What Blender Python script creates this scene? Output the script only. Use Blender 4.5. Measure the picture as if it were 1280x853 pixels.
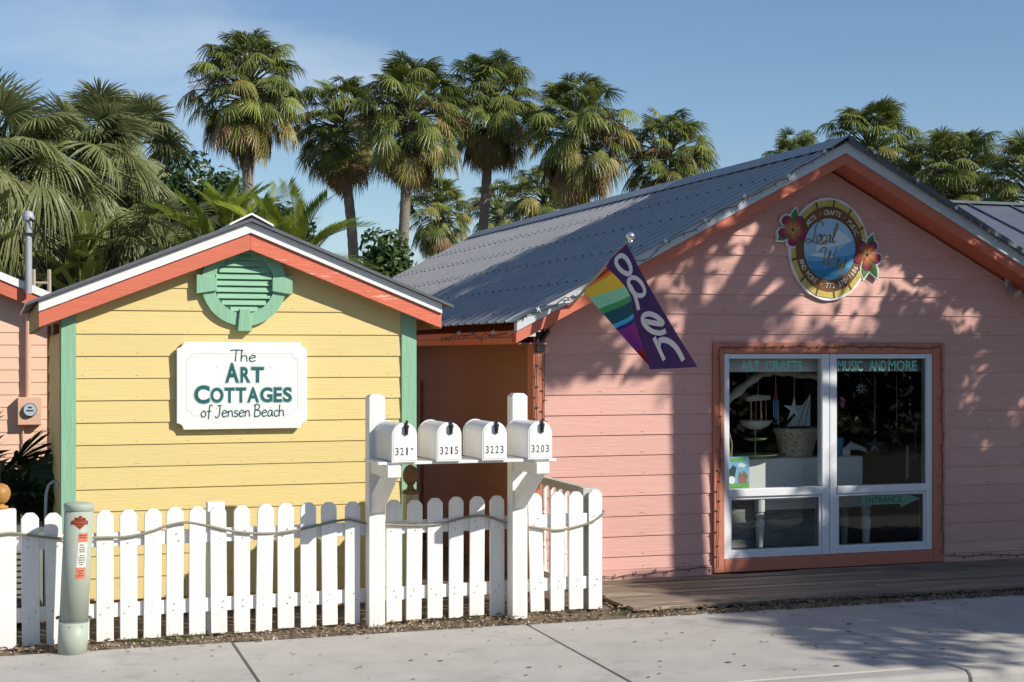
import bpy, bmesh, math, random
from mathutils import Vector, Matrix, noise as mnoise
R = math.radians
rnd = random.Random(7)
scene = bpy.context.scene
for o in list(bpy.data.objects):
    bpy.data.objects.remove(o)
C = scene.collection

# ------------------------------------------------------------ camera, sky, sun, exposure
YAW = math.atan(640 / 1900)
cam_d = bpy.data.cameras.new('camera')
cam = bpy.data.objects.new('camera', cam_d); C.objects.link(cam)
cam.location = (0, 0, 2.0)
cam.rotation_euler = (R(90), 0, -YAW)
cam_d.sensor_width = 36.0
cam_d.lens = 36.0 * 1900 / 1280
cam_d.shift_y = 17.5 / 1280
cam_d.clip_start = 0.1
cam_d.clip_end = 3000
scene.camera = cam

SUN = Vector((0.93, -1.0, 0.88)).normalized()
SUN_EL = math.asin(SUN.z)
world = bpy.data.worlds.new('World'); scene.world = world
world.use_nodes = True
wn, wl = world.node_tree.nodes, world.node_tree.links
wn.clear()
w_out = wn.new('ShaderNodeOutputWorld')
w_bg = wn.new('ShaderNodeBackground'); w_bg.inputs['Strength'].default_value = 0.102
sky = wn.new('ShaderNodeTexSky'); sky.sky_type = 'NISHITA'; sky.sun_disc = False
sky.sun_elevation = SUN_EL
sky.sun_rotation = math.atan2(SUN.x, SUN.y)
sky.air_density = 1.0; sky.dust_density = 0.15; sky.ozone_density = 4.0
# thin wisps of cloud, one even field all round the sky
geo = wn.new('ShaderNodeTexCoord')
mp = wn.new('ShaderNodeMapping'); mp.inputs['Scale'].default_value = (2.0, 2.0, 7.0)
mp.inputs['Rotation'].default_value = (0.0, R(5), 0.0)
mp.inputs['Location'].default_value = (2.41, -0.44, 3.48)
cn = wn.new('ShaderNodeTexNoise'); cn.inputs['Scale'].default_value = 1.1
cn.inputs['Detail'].default_value = 7; cn.inputs['Roughness'].default_value = 0.58
cr = wn.new('ShaderNodeValToRGB')
cr.color_ramp.elements[0].position = 0.52; cr.color_ramp.elements[0].color = (0, 0, 0, 1)
cr.color_ramp.elements[1].position = 0.78; cr.color_ramp.elements[1].color = (0.5, 0.5, 0.5, 1)
mx = wn.new('ShaderNodeMix'); mx.data_type = 'RGBA'
mx.inputs[7].default_value = (7.5, 7.9, 8.4, 1)
wl.new(geo.outputs['Generated'], mp.inputs['Vector']); wl.new(mp.outputs['Vector'], cn.inputs['Vector'])
wl.new(cn.outputs['Fac'], cr.inputs['Fac']); wl.new(cr.outputs['Color'], mx.inputs[0])
wl.new(sky.outputs['Color'], mx.inputs[6]); wl.new(mx.outputs[2], w_bg.inputs['Color'])
wl.new(w_bg.outputs['Background'], w_out.inputs['Surface'])

sun_d = bpy.data.lights.new('sun', 'SUN'); sun_d.energy = 5.0; sun_d.angle = R(0.55)
sun_d.color = (1.0, 0.93, 0.82)
sun = bpy.data.objects.new('sun', sun_d); C.objects.link(sun)
sun.rotation_euler = (-SUN).to_track_quat('-Z', 'Y').to_euler()
sun.location = (30, -30, 30)

scene.view_settings.view_transform = 'Standard'
scene.view_settings.look = 'None'
scene.view_settings.exposure = 0.16
scene.view_settings.gamma = 1.0
scene.view_settings.use_curve_mapping = False
scene.cycles.use_denoising = True
scene.cycles.max_bounces = 8
scene.cycles.transparent_max_bounces = 16

# ------------------------------------------------------------ materials
def nodes_of(name):
    m = bpy.data.materials.new(name); m.use_nodes = True
    nt = m.node_tree
    return m, nt, nt.nodes['Principled BSDF'], nt.nodes['Material Output']

def surf(name, col, rough=0.6, stretch=(1, 1, 1), nscale=6.0, var=0.08, bump=0.0, bscale=None, metal=0.0,
         worn=None, worn_at=0.62, worn_w=0.05, worn_scale=None, rand=0.0, spec=0.4, bdist=0.01, fine=0.0):
    """procedural surface: base colour with grain, optional worn patches of a second colour, relief"""
    m, nt, b, out = nodes_of(name)
    N, L = nt.nodes, nt.links
    tc = N.new('ShaderNodeTexCoord'); mp = N.new('ShaderNodeMapping'); mp.inputs['Scale'].default_value = stretch
    oi = N.new('ShaderNodeObjectInfo')
    add = N.new('ShaderNodeVectorMath'); add.operation = 'MULTIPLY_ADD'
    comb = N.new('ShaderNodeCombineXYZ')
    for k in range(3): L.new(oi.outputs['Random'], comb.inputs[k])
    L.new(comb.outputs[0], add.inputs[0]); add.inputs[1].default_value = (17.0, 31.0, 23.0)
    L.new(tc.outputs['Object'], add.inputs[2])
    L.new(add.outputs[0], mp.inputs['Vector'])
    n1 = N.new('ShaderNodeTexNoise'); n1.inputs['Scale'].default_value = nscale; n1.inputs['Detail'].default_value = 6
    n1.inputs['Roughness'].default_value = 0.65
    L.new(mp.outputs['Vector'], n1.inputs['Vector'])
    mr = N.new('ShaderNodeMapRange'); mr.inputs['From Min'].default_value = 0.25; mr.inputs['From Max'].default_value = 0.75
    mr.inputs['To Min'].default_value = 1 - var; mr.inputs['To Max'].default_value = 1 + var
    L.new(n1.outputs['Fac'], mr.inputs['Value'])
    last = mr.outputs['Result']
    if rand:
        m2 = N.new('ShaderNodeMapRange'); m2.inputs['To Min'].default_value = 1 - rand; m2.inputs['To Max'].default_value = 1 + rand
        L.new(oi.outputs['Random'], m2.inputs['Value'])
        mu = N.new('ShaderNodeMath'); mu.operation = 'MULTIPLY'; L.new(last, mu.inputs[0]); L.new(m2.outputs['Result'], mu.inputs[1])
        last = mu.outputs[0]
    vm = N.new('ShaderNodeVectorMath'); vm.operation = 'SCALE'; vm.inputs[0].default_value = col[:3]
    L.new(last, vm.inputs['Scale'])
    colour = vm.outputs[0]
    if worn:
        n2 = N.new('ShaderNodeTexNoise'); n2.inputs['Scale'].default_value = worn_scale or nscale * 0.6
        n2.inputs['Detail'].default_value = 8; n2.inputs['Roughness'].default_value = 0.7
        L.new(mp.outputs['Vector'], n2.inputs['Vector'])
        w = N.new('ShaderNodeMapRange'); w.inputs['From Min'].default_value = worn_at; w.inputs['From Max'].default_value = worn_at + worn_w
        L.new(n2.outputs['Fac'], w.inputs['Value'])
        mx = N.new('ShaderNodeMix'); mx.data_type = 'RGBA'
        L.new(w.outputs['Result'], mx.inputs[0]); L.new(colour, mx.inputs[6]); mx.inputs[7].default_value = (*worn[:3], 1)
        colour = mx.outputs[2]
    L.new(colour, b.inputs['Base Color'])
    b.inputs['Roughness'].default_value = rough; b.inputs['Metallic'].default_value = metal
    b.inputs['Specular IOR Level'].default_value = spec
    if bump:
        n3 = N.new('ShaderNodeTexNoise'); n3.inputs['Scale'].default_value = bscale or nscale * 2; n3.inputs['Detail'].default_value = 5
        L.new(mp.outputs['Vector'], n3.inputs['Vector'])
        bp = N.new('ShaderNodeBump'); bp.inputs['Strength'].default_value = bump; bp.inputs['Distance'].default_value = bdist
        L.new(n3.outputs['Fac'], bp.inputs['Height']); L.new(bp.outputs['Normal'], b.inputs['Normal'])
    return m

def leafmat(name, col, var=0.25, trans=0.35, rough=0.5, hue=None):
    m, nt, b, out = nodes_of(name)
    N, L = nt.nodes, nt.links
    oi = N.new('ShaderNodeObjectInfo'); tc = N.new('ShaderNodeTexCoord')
    n1 = N.new('ShaderNodeTexNoise'); n1.inputs['Scale'].default_value = 3.0; n1.inputs['Detail'].default_value = 3
    L.new(tc.outputs['Object'], n1.inputs['Vector'])
    ad = N.new('ShaderNodeMath'); ad.operation = 'ADD'; L.new(n1.outputs['Fac'], ad.inputs[0]); L.new(oi.outputs['Random'], ad.inputs[1])
    mr = N.new('ShaderNodeMapRange'); mr.inputs['From Min'].default_value = 0.35; mr.inputs['From Max'].default_value = 1.65
    L.new(ad.outputs[0], mr.inputs['Value'])
    mx = N.new('ShaderNodeMix'); mx.data_type = 'RGBA'
    L.new(mr.outputs['Result'], mx.inputs[0])
    mx.inputs[6].default_value = (*[c * (1 - var) for c in col], 1)
    h = hue or [c * (1 + var) for c in col]
    mx.inputs[7].default_value = (*h, 1)
    L.new(mx.outputs[2], b.inputs['Base Color']); b.inputs['Roughness'].default_value = rough
    b.inputs['Specular IOR Level'].default_value = 0.35
    tr = N.new('ShaderNodeBsdfTranslucent'); L.new(mx.outputs[2], tr.inputs['Color'])
    ms = N.new('ShaderNodeMixShader'); ms.inputs[0].default_value = trans
    L.new(b.outputs[0], ms.inputs[1]); L.new(tr.outputs[0], ms.inputs[2]); L.new(ms.outputs[0], out.inputs['Surface'])
    return m

def glassmat(name):
    m, nt, b, out = nodes_of(name)
    N, L = nt.nodes, nt.links
    tr = N.new('ShaderNodeBsdfTransparent'); tr.inputs['Color'].default_value = (0.86, 0.9, 0.89, 1)
    gl = N.new('ShaderNodeBsdfGlossy'); gl.inputs['Roughness'].default_value = 0.02
    fr = N.new('ShaderNodeFresnel'); fr.inputs['IOR'].default_value = 1.5
    mu = N.new('ShaderNodeMath'); mu.operation = 'MULTIPLY'; mu.inputs[1].default_value = 1.0
    L.new(fr.outputs[0], mu.inputs[0])
    ms = N.new('ShaderNodeMixShader'); L.new(mu.outputs[0], ms.inputs[0])
    L.new(tr.outputs[0], ms.inputs[1]); L.new(gl.outputs[0], ms.inputs[2]); L.new(ms.outputs[0], out.inputs['Surface'])
    return m

M = {}
wood_x = (0.7, 6, 9)
M['yellow'] = surf('yellow painted board', (0.69, 0.55, 0.235), 0.55, wood_x, 5, 0.035, 0.25, 9, rand=0.025, worn=(0.60, 0.45, 0.20), worn_at=0.60, worn_w=0.2, worn_scale=2.0)
M['pink'] = surf('pink painted board', (0.64, 0.36, 0.31), 0.55, wood_x, 5, 0.06, 0.3, 9, rand=0.04, worn=(0.70, 0.47, 0.42), worn_at=0.58, worn_w=0.2, worn_scale=2.4)
M['pink_side_shaded'] = surf('pink side board with shade in colour', (0.25, 0.112, 0.092), 0.6, (6, 0.7, 9), 5, 0.07, 0.4, 9, rand=0.03)  # pink paint with the side gap's shade put into its colour
M['yellow_side'] = surf('yellow painted side board', (0.70, 0.50, 0.17), 0.6, (6, 0.7, 9), 4, 0.12, 0.35, 9, worn=(0.45, 0.33, 0.14), worn_at=0.6)
M['peach'] = surf('peach painted board', (0.78, 0.52, 0.38), 0.55, wood_x, 5, 0.05, 0.35, 9, rand=0.02)
M['coral'] = surf('coral painted board', (0.60, 0.16, 0.095), 0.5, (0.9, 5, 8), 5, 0.07, 0.3, 10)
M['coral_worn'] = surf('coral board with flaking paint', (0.66, 0.165, 0.095), 0.55, (1.2, 6, 9), 5, 0.08, 0.5, 10,
                       worn=(0.74, 0.42, 0.33), worn_at=0.59, worn_w=0.03, worn_scale=4.5)
M['coral_trim'] = surf('coral window trim paint', (0.52, 0.18, 0.11), 0.5, (4, 4, 4), 4, 0.08, 0.2, 10)
M['olive'] = surf('bare weathered rafter end', (0.42, 0.30, 0.12), 0.7, (3, 6, 9), 5, 0.25, 0.5, 10, worn=(0.22, 0.15, 0.05), worn_at=0.58)
M['green'] = surf('sea green paint', (0.25, 0.47, 0.315), 0.5, (6, 6, 0.9), 5, 0.10, 0.3, 10)
M['green_x'] = surf('sea green paint on slats', (0.25, 0.47, 0.315), 0.5, (1, 6, 9), 5, 0.10, 0.3, 10)
M['white_trim'] = surf('white trim paint', (0.80, 0.79, 0.78), 0.45, (1, 6, 6), 4, 0.04, 0.15, 8, worn=(0.60, 0.58, 0.55), worn_at=0.68, worn_w=0.1)
M['grey_trim'] = surf('pale grey trim paint', (0.56, 0.60, 0.63), 0.45, (1, 6, 6), 4, 0.06, 0.15, 8)
M['picket'] = surf('white picket paint', (0.80, 0.79, 0.765), 0.5, (7, 7, 0.8), 5, 0.07, 0.35, 9,
                   worn=(0.52, 0.50, 0.45), worn_at=0.64, worn_w=0.16, worn_scale=3.0, rand=0.02)
M['rail_white'] = surf('white rail paint', (0.80, 0.79, 0.77), 0.5, (0.8, 7, 7), 5, 0.05, 0.3, 9, worn=(0.52, 0.48, 0.42), worn_at=0.70, worn_w=0.06)
M['rail_grey'] = surf('old grey handrail paint', (0.50, 0.50, 0.46), 0.6, (7, 0.8, 7), 5, 0.12, 0.3, 9)
M['tin'] = surf('white mailbox enamel', (0.80, 0.80, 0.79), 0.35, (3, 3, 3), 4, 0.04, 0.06, 12, worn=(0.50, 0.47, 0.43), worn_at=0.69, worn_w=0.08, worn_scale=5)
M['tin_dirty'] = surf('white mailbox enamel with grey streaks', (0.74, 0.73, 0.70), 0.45, (6, 1.2, 3), 4, 0.08, 0.08, 12, worn=(0.40, 0.38, 0.35), worn_at=0.60, worn_w=0.14, worn_scale=4)
M['black'] = surf('black plastic', (0.02, 0.02, 0.022), 0.45, var=0.1)
M['print_black'] = surf('black print', (0.035, 0.035, 0.04), 0.6, var=0.05)
M['metal_roof'] = surf('blue grey metal roofing', (0.31, 0.315, 0.325), 0.42, (3, 1, 1), 2.2, 0.12, 0.1, 5, metal=0.2, worn=(0.235, 0.24, 0.25), worn_at=0.62, worn_w=0.12)
M['far_roof_shaded'] = surf('blue grey standing seam roof with shade in colour', (0.10, 0.115, 0.15), 0.5, (1, 1, 1), 3, 0.15)  # shade from the tree is put into this roof's base colour
M['metal_dark'] = surf('dark metal flashing', (0.14, 0.15, 0.165), 0.45, var=0.12, metal=0.4)
M['galv'] = surf('galvanised metal', (0.42, 0.44, 0.46), 0.35, var=0.10, metal=0.7)
M['screw'] = surf('dark screw heads', (0.06, 0.065, 0.075), 0.5, var=0.2)
M['concrete'] = surf('sidewalk concrete', (0.43, 0.408, 0.378), 0.85, (1, 1, 1), 3.0, 0.12, 0.35, 90, worn=(0.27, 0.26, 0.245), worn_at=0.54, worn_w=0.22, worn_scale=2.1, rand=0.03, bdist=0.004)
M['kerb'] = surf('kerb concrete', (0.36, 0.345, 0.325), 0.85, (1, 1, 1), 4.0, 0.12, 0.4, 80, worn=(0.25, 0.23, 0.21), worn_at=0.60, worn_w=0.12, bdist=0.004)
M['asphalt'] = surf('asphalt', (0.055, 0.055, 0.056), 0.9, (1, 1, 1), 8, 0.2, 0.6, 160, bdist=0.006)
M['soil'] = surf('sandy soil', (0.17, 0.13, 0.095), 0.95, (1, 1, 1), 5, 0.3, 0.8, 60, worn=(0.27, 0.225, 0.17), worn_at=0.55, worn_w=0.15, bdist=0.02)
M['lawn'] = surf('rough ground', (0.13, 0.13, 0.065), 0.95, (1, 1, 1), 2, 0.35, 0.8, 30, bdist=0.03)
M['deck'] = surf('weathered deck plank', (0.23, 0.18, 0.135), 0.8, (0.5, 9, 6), 5, 0.35, 0.8, 12, worn=(0.40, 0.355, 0.29), worn_at=0.54, worn_w=0.10, rand=0.30)
M['deadleaf'] = leafmat('dead leaf litter', (0.17, 0.10, 0.05), 0.5, 0.1, 0.8, hue=(0.46, 0.37, 0.25))
M['weed'] = leafmat('weed leaf', (0.10, 0.15, 0.03), 0.3)
M['palm_green'] = leafmat('palm leaf', (0.09, 0.135, 0.03), 0.30, 0.16, 0.38, hue=(0.25, 0.285, 0.065))
M['palm_gold'] = leafmat('ageing palm leaf', (0.13, 0.145, 0.034), 0.3, 0.14, 0.45, hue=(0.33, 0.27, 0.075))
M['palm_dead'] = leafmat('dead palm leaf', (0.20, 0.125, 0.06), 0.35, 0.15, 0.7, hue=(0.36, 0.24, 0.13))
M['fan_green'] = leafmat('large fan palm leaf', (0.14, 0.175, 0.068), 0.25, 0.30, 0.38, hue=(0.27, 0.29, 0.12))
M['areca'] = leafmat('areca palm leaf', (0.19, 0.27, 0.035), 0.25, 0.42, 0.4, hue=(0.38, 0.45, 0.06))
M['dark_leaf'] = leafmat('dark glossy leaf', (0.035, 0.065, 0.018), 0.35, 0.2, 0.35)
M['shrub_leaf'] = leafmat('broad green leaf', (0.06, 0.105, 0.025), 0.35, 0.25, 0.4)
M['palmetto'] = leafmat('palmetto leaf', (0.05, 0.085, 0.025), 0.3, 0.25, 0.45)
M['fruit'] = leafmat('dry fruit stalk', (0.16, 0.10, 0.06), 0.3, 0.1, 0.8)
M['stem'] = surf('palm leaf stem', (0.17, 0.19, 0.07), 0.6, var=0.15)
M['trunk'] = surf('palm trunk', (0.26, 0.225, 0.185), 0.9, (2, 2, 14), 4, 0.30, 0.9, 6, worn=(0.13, 0.105, 0.08), worn_at=0.57, worn_w=0.1, bdist=0.04)
M['bark'] = surf('brown bark', (0.16, 0.12, 0.085), 0.9, (5, 5, 1.5), 4, 0.3, 0.9, 6, bdist=0.03)
M['bollard'] = surf('grey green plastic', (0.36, 0.41, 0.345), 0.5, (2, 2, 1), 3, 0.05, 0.1, 40, worn=(0.27, 0.29, 0.235), worn_at=0.64, worn_w=0.16, bdist=0.004)
M['sticker_red'] = surf('faded red sticker', (0.62, 0.19, 0.11), 0.5, var=0.1, nscale=20)
M['sticker_white'] = surf('white sticker', (0.66, 0.63, 0.58), 0.5, var=0.06, nscale=20)
M['emblem'] = surf('dark red emblem', (0.17, 0.028, 0.018), 0.5, var=0.15, nscale=30)
M['emblem_lt'] = surf('orange emblem outline', (0.40, 0.10, 0.05), 0.5, var=0.15, nscale=30)
M['rope'] = surf('tan plastic rope', (0.27, 0.25, 0.18), 0.55, (8, 8, 8), 8, 0.15, 0.4, 40)
M['sign_white'] = surf('white sign paint', (0.80, 0.80, 0.79), 0.4, var=0.02)
M['sign_line'] = surf('routed pale line', (0.66, 0.67, 0.67), 0.5, var=0.02)
M['teal'] = surf('teal letter paint', (0.018, 0.115, 0.115), 0.45, var=0.08)
M['teal_thin'] = surf('dark teal letter paint', (0.03, 0.115, 0.115), 0.5, var=0.08)
M['teal_edge'] = surf('pale teal letter edge', (0.36, 0.50, 0.49), 0.5, var=0.05)
M['mint'] = surf('mint letter vinyl', (0.22, 0.58, 0.44), 0.5, var=0.03)
M['vinyl'] = surf('white window vinyl', (0.72, 0.74, 0.77), 0.35, var=0.03)
M['gasket'] = surf('grey gasket', (0.16, 0.17, 0.18), 0.5)
M['glass'] = glassmat('window glass')
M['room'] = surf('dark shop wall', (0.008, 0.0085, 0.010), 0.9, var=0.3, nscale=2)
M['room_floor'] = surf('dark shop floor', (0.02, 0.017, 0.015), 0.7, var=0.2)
M['white_box'] = surf('white display paint', (0.72, 0.72, 0.70), 0.5, var=0.03)
M['grey_reflection'] = surf('grey pane reflection streaks', (0.25, 0.245, 0.235), 0.9, (1, 1, 9), 9, 0.45, 0.4, 40, worn=(0.06, 0.058, 0.055), worn_at=0.55, worn_w=0.12)
M['driftwood'] = surf('driftwood', (0.52, 0.43, 0.33), 0.8, (1, 5, 5), 6, 0.2, 0.5, 12, worn=(0.2, 0.14, 0.09), worn_at=0.66)
M['ceramic'] = surf('pale ceramic', (0.60, 0.60, 0.54), 0.3, var=0.08)
M['green_cer'] = surf('green ceramic', (0.20, 0.27, 0.13), 0.3, var=0.1)
M['stone_pot'] = surf('pebbled planter', (0.50, 0.44, 0.32), 0.8, (1, 1, 1), 30, 0.2, 0.6, 40, worn=(0.12, 0.11, 0.09), worn_at=0.56, worn_w=0.03, worn_scale=38)
M['starfish'] = surf('pale starfish', (0.66, 0.66, 0.64), 0.7, var=0.12, nscale=40, bump=0.4)
M['terracotta'] = surf('red clay', (0.24, 0.06, 0.035), 0.7)
M['blue_pot'] = surf('blue pot glaze', (0.13, 0.36, 0.62), 0.3)
M['petal'] = surf('pink petal', (0.75, 0.18, 0.32), 0.6)
M['crystal'] = surf('mirrored glass star', (0.55, 0.58, 0.62), 0.12, metal=0.9, var=0.1)
M['cobalt'] = surf('cobalt glass', (0.01, 0.035, 0.42), 0.1)
M['twine'] = surf('jute twine', (0.45, 0.34, 0.20), 0.9, var=0.2, nscale=20)
M['wire'] = surf('dark green light wire', (0.018, 0.022, 0.018), 0.5)
M['bulb'] = surf('clear small bulb', (0.20, 0.17, 0.13), 0.2, var=0.3, nscale=30)
M['clip'] = surf('white plastic clip', (0.72, 0.75, 0.78), 0.3)
M['purple'] = surf('purple flag cloth', (0.060, 0.022, 0.115), 0.8, (1, 1, 1), 60, 0.08, 0.2, 300, bdist=0.002)
def cloth(n, c): return surf(n + ' flag cloth', c, 0.8, (1, 1, 1), 60, 0.08, 0.2, 300, bdist=0.002)
M['f_red'] = cloth('red', (0.50, 0.03, 0.03)); M['f_orange'] = cloth('orange', (0.80, 0.24, 0.03)); M['f_yellow'] = cloth('yellow', (0.85, 0.56, 0.05))
M['f_mint'] = cloth('mint', (0.30, 0.66, 0.42)); M['f_green'] = cloth('green', (0.06, 0.33, 0.12)); M['f_teal'] = cloth('teal', (0.008, 0.09, 0.115))
M['f_blue'] = cloth('sky blue', (0.06, 0.42, 0.72)); M['f_navy'] = cloth('navy', (0.035, 0.02, 0.19)); M['f_magenta'] = cloth('magenta', (0.26, 0.03, 0.24))
M['flag_white'] = surf('white flag letter cloth', (0.70, 0.66, 0.66), 0.8, var=0.04)
M['pole_wood'] = surf('pale wooden pole', (0.50, 0.38, 0.25), 0.6, var=0.15)
M['chrome'] = surf('silver ball', (0.75, 0.75, 0.76), 0.18, metal=0.9, var=0.03)
M['bracket'] = surf('black iron bracket', (0.025, 0.024, 0.022), 0.5)
M['meter_box'] = surf('peach painted metal', (0.66, 0.42, 0.29), 0.5, var=0.05)
M['meter_face'] = surf('blue white meter face', (0.42, 0.50, 0.58), 0.3, var=0.25, nscale=30)
M['mast'] = surf('grey conduit', (0.36, 0.38, 0.41), 0.45, var=0.1)
M['finial_orange'] = surf('orange brown finial wood', (0.40, 0.20, 0.05), 0.5, var=0.2, nscale=8)
M['finial_brown'] = surf('dark carved finial wood', (0.20, 0.105, 0.035), 0.6, var=0.3, nscale=14, bump=0.5)
M['post_tan'] = surf('tan post paint', (0.45, 0.40, 0.23), 0.6, (6, 6, 0.8), 5, 0.12, 0.3, 9)
M['ac'] = surf('grey green machine metal', (0.15, 0.18, 0.16), 0.5, var=0.1)
M['ladder'] = surf('weathered ladder wood', (0.36, 0.31, 0.25), 0.8, var=0.2)
M['bamboo'] = surf('printed bamboo', (0.56, 0.43, 0.11), 0.45, (5, 5, 5), 6, 0.25, 0.1, 10, worn=(0.30, 0.17, 0.04), worn_at=0.57, worn_w=0.2)
M['bamboo_dark'] = surf('printed bamboo joint', (0.07, 0.045, 0.02), 0.5)
M['band_brown'] = surf('brown sign band', (0.17, 0.068, 0.020), 0.45, (3, 3, 3), 5, 0.35)
M['cream'] = surf('cream sign lettering', (0.74, 0.70, 0.60), 0.5)
M['gold_script'] = surf('olive gold script', (0.24, 0.20, 0.065), 0.45, var=0.15)
M['s_sky'] = surf('pale blue sign print', (0.36, 0.56, 0.76), 0.45, var=0.05)
M['s_cloud'] = surf('white blue sign print', (0.66, 0.74, 0.82), 0.45, var=0.03)
M['s_wave1'] = surf('light blue wave print', (0.15, 0.43, 0.68), 0.45, var=0.06)
M['s_wave2'] = surf('blue wave print', (0.055, 0.29, 0.53), 0.45, var=0.06)
M['s_wave3'] = surf('deep blue wave print', (0.02, 0.20, 0.40), 0.45, var=0.06)
M['s_green'] = surf('green leaf print', (0.06, 0.22, 0.045), 0.45, var=0.25, nscale=14)
M['poster_sky'] = surf('blue poster print', (0.20, 0.42, 0.62), 0.5, var=0.15, nscale=10)
M['poster_brown'] = surf('brown poster print', (0.30, 0.15, 0.09), 0.5, var=0.2, nscale=14)
M['poster_green'] = surf('green poster print', (0.13, 0.36, 0.08), 0.5, var=0.2, nscale=14)
M['poster_dark'] = surf('dark poster print', (0.03, 0.06, 0.07), 0.5, var=0.2, nscale=14)
M['wall_far'] = surf('far house wall', (0.55, 0.42, 0.36), 0.7, wood_x, 4, 0.06)
def petalmat():
    m, nt, b, out = nodes_of('painted flower petal')
    N, L = nt.nodes, nt.links
    tc = N.new('ShaderNodeTexCoord'); ln = N.new('ShaderNodeVectorMath'); ln.operation = 'LENGTH'
    fl = N.new('ShaderNodeVectorMath'); fl.operation = 'MULTIPLY'; fl.inputs[1].default_value = (1, 0, 1)
    L.new(tc.outputs['Object'], fl.inputs[0]); L.new(fl.outputs[0], ln.inputs[0])
    r = N.new('ShaderNodeValToRGB'); e = r.color_ramp.elements
    e[0].position = 0.0; e[0].color = (0.75, 0.48, 0.22, 1); e[1].position = 0.15; e[1].color = (0.16, 0.006, 0.055, 1)
    k = e.new(0.045); k.color = (0.50, 0.18, 0.04, 1); k = e.new(0.085); k.color = (0.38, 0.075, 0.04, 1); k = e.new(0.11); k.color = (0.25, 0.010, 0.065, 1)
    L.new(ln.outputs['Value'], r.inputs['Fac']); L.new(r.outputs['Color'], b.inputs['Base Color']); b.inputs['Roughness'].default_value = 0.45
    return m
M['petal_print'] = petalmat()

# ------------------------------------------------------------ builders
OFF = {}          # world offset of every unrotated object used as a parent
def tag(o, label=None, cat=None, group=None, kind=None):
    if label: o['label'] = label
    if cat: o['category'] = cat
    if group: o['group'] = group
    if kind: o['kind'] = kind
    return o

def thing(name, label, cat, loc=(0, 0, 0), group=None, rot=(0, 0, 0)):
    o = bpy.data.objects.new(name, None); C.objects.link(o)
    o.empty_display_size = 0.1
    o.location = loc; o.rotation_euler = rot
    OFF[o.name] = Vector(loc)
    return tag(o, label, cat, group)

def link_mesh(name, me, parent=None, loc=None, local=False):
    o = bpy.data.objects.new(name, me); C.objects.link(o)
    if parent is not None:
        o.parent = parent
        if local:
            o.location = loc or (0, 0, 0)
            OFF[o.name] = OFF.get(parent.name, Vector()) + Vector(o.location)
        else:
            o.location = Vector(loc or (0, 0, 0)) - OFF.get(parent.name, Vector())
            OFF[o.name] = Vector(loc or (0, 0, 0))
    else:
        o.location = loc or (0, 0, 0); OFF[o.name] = Vector(o.location)
    return o

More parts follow.
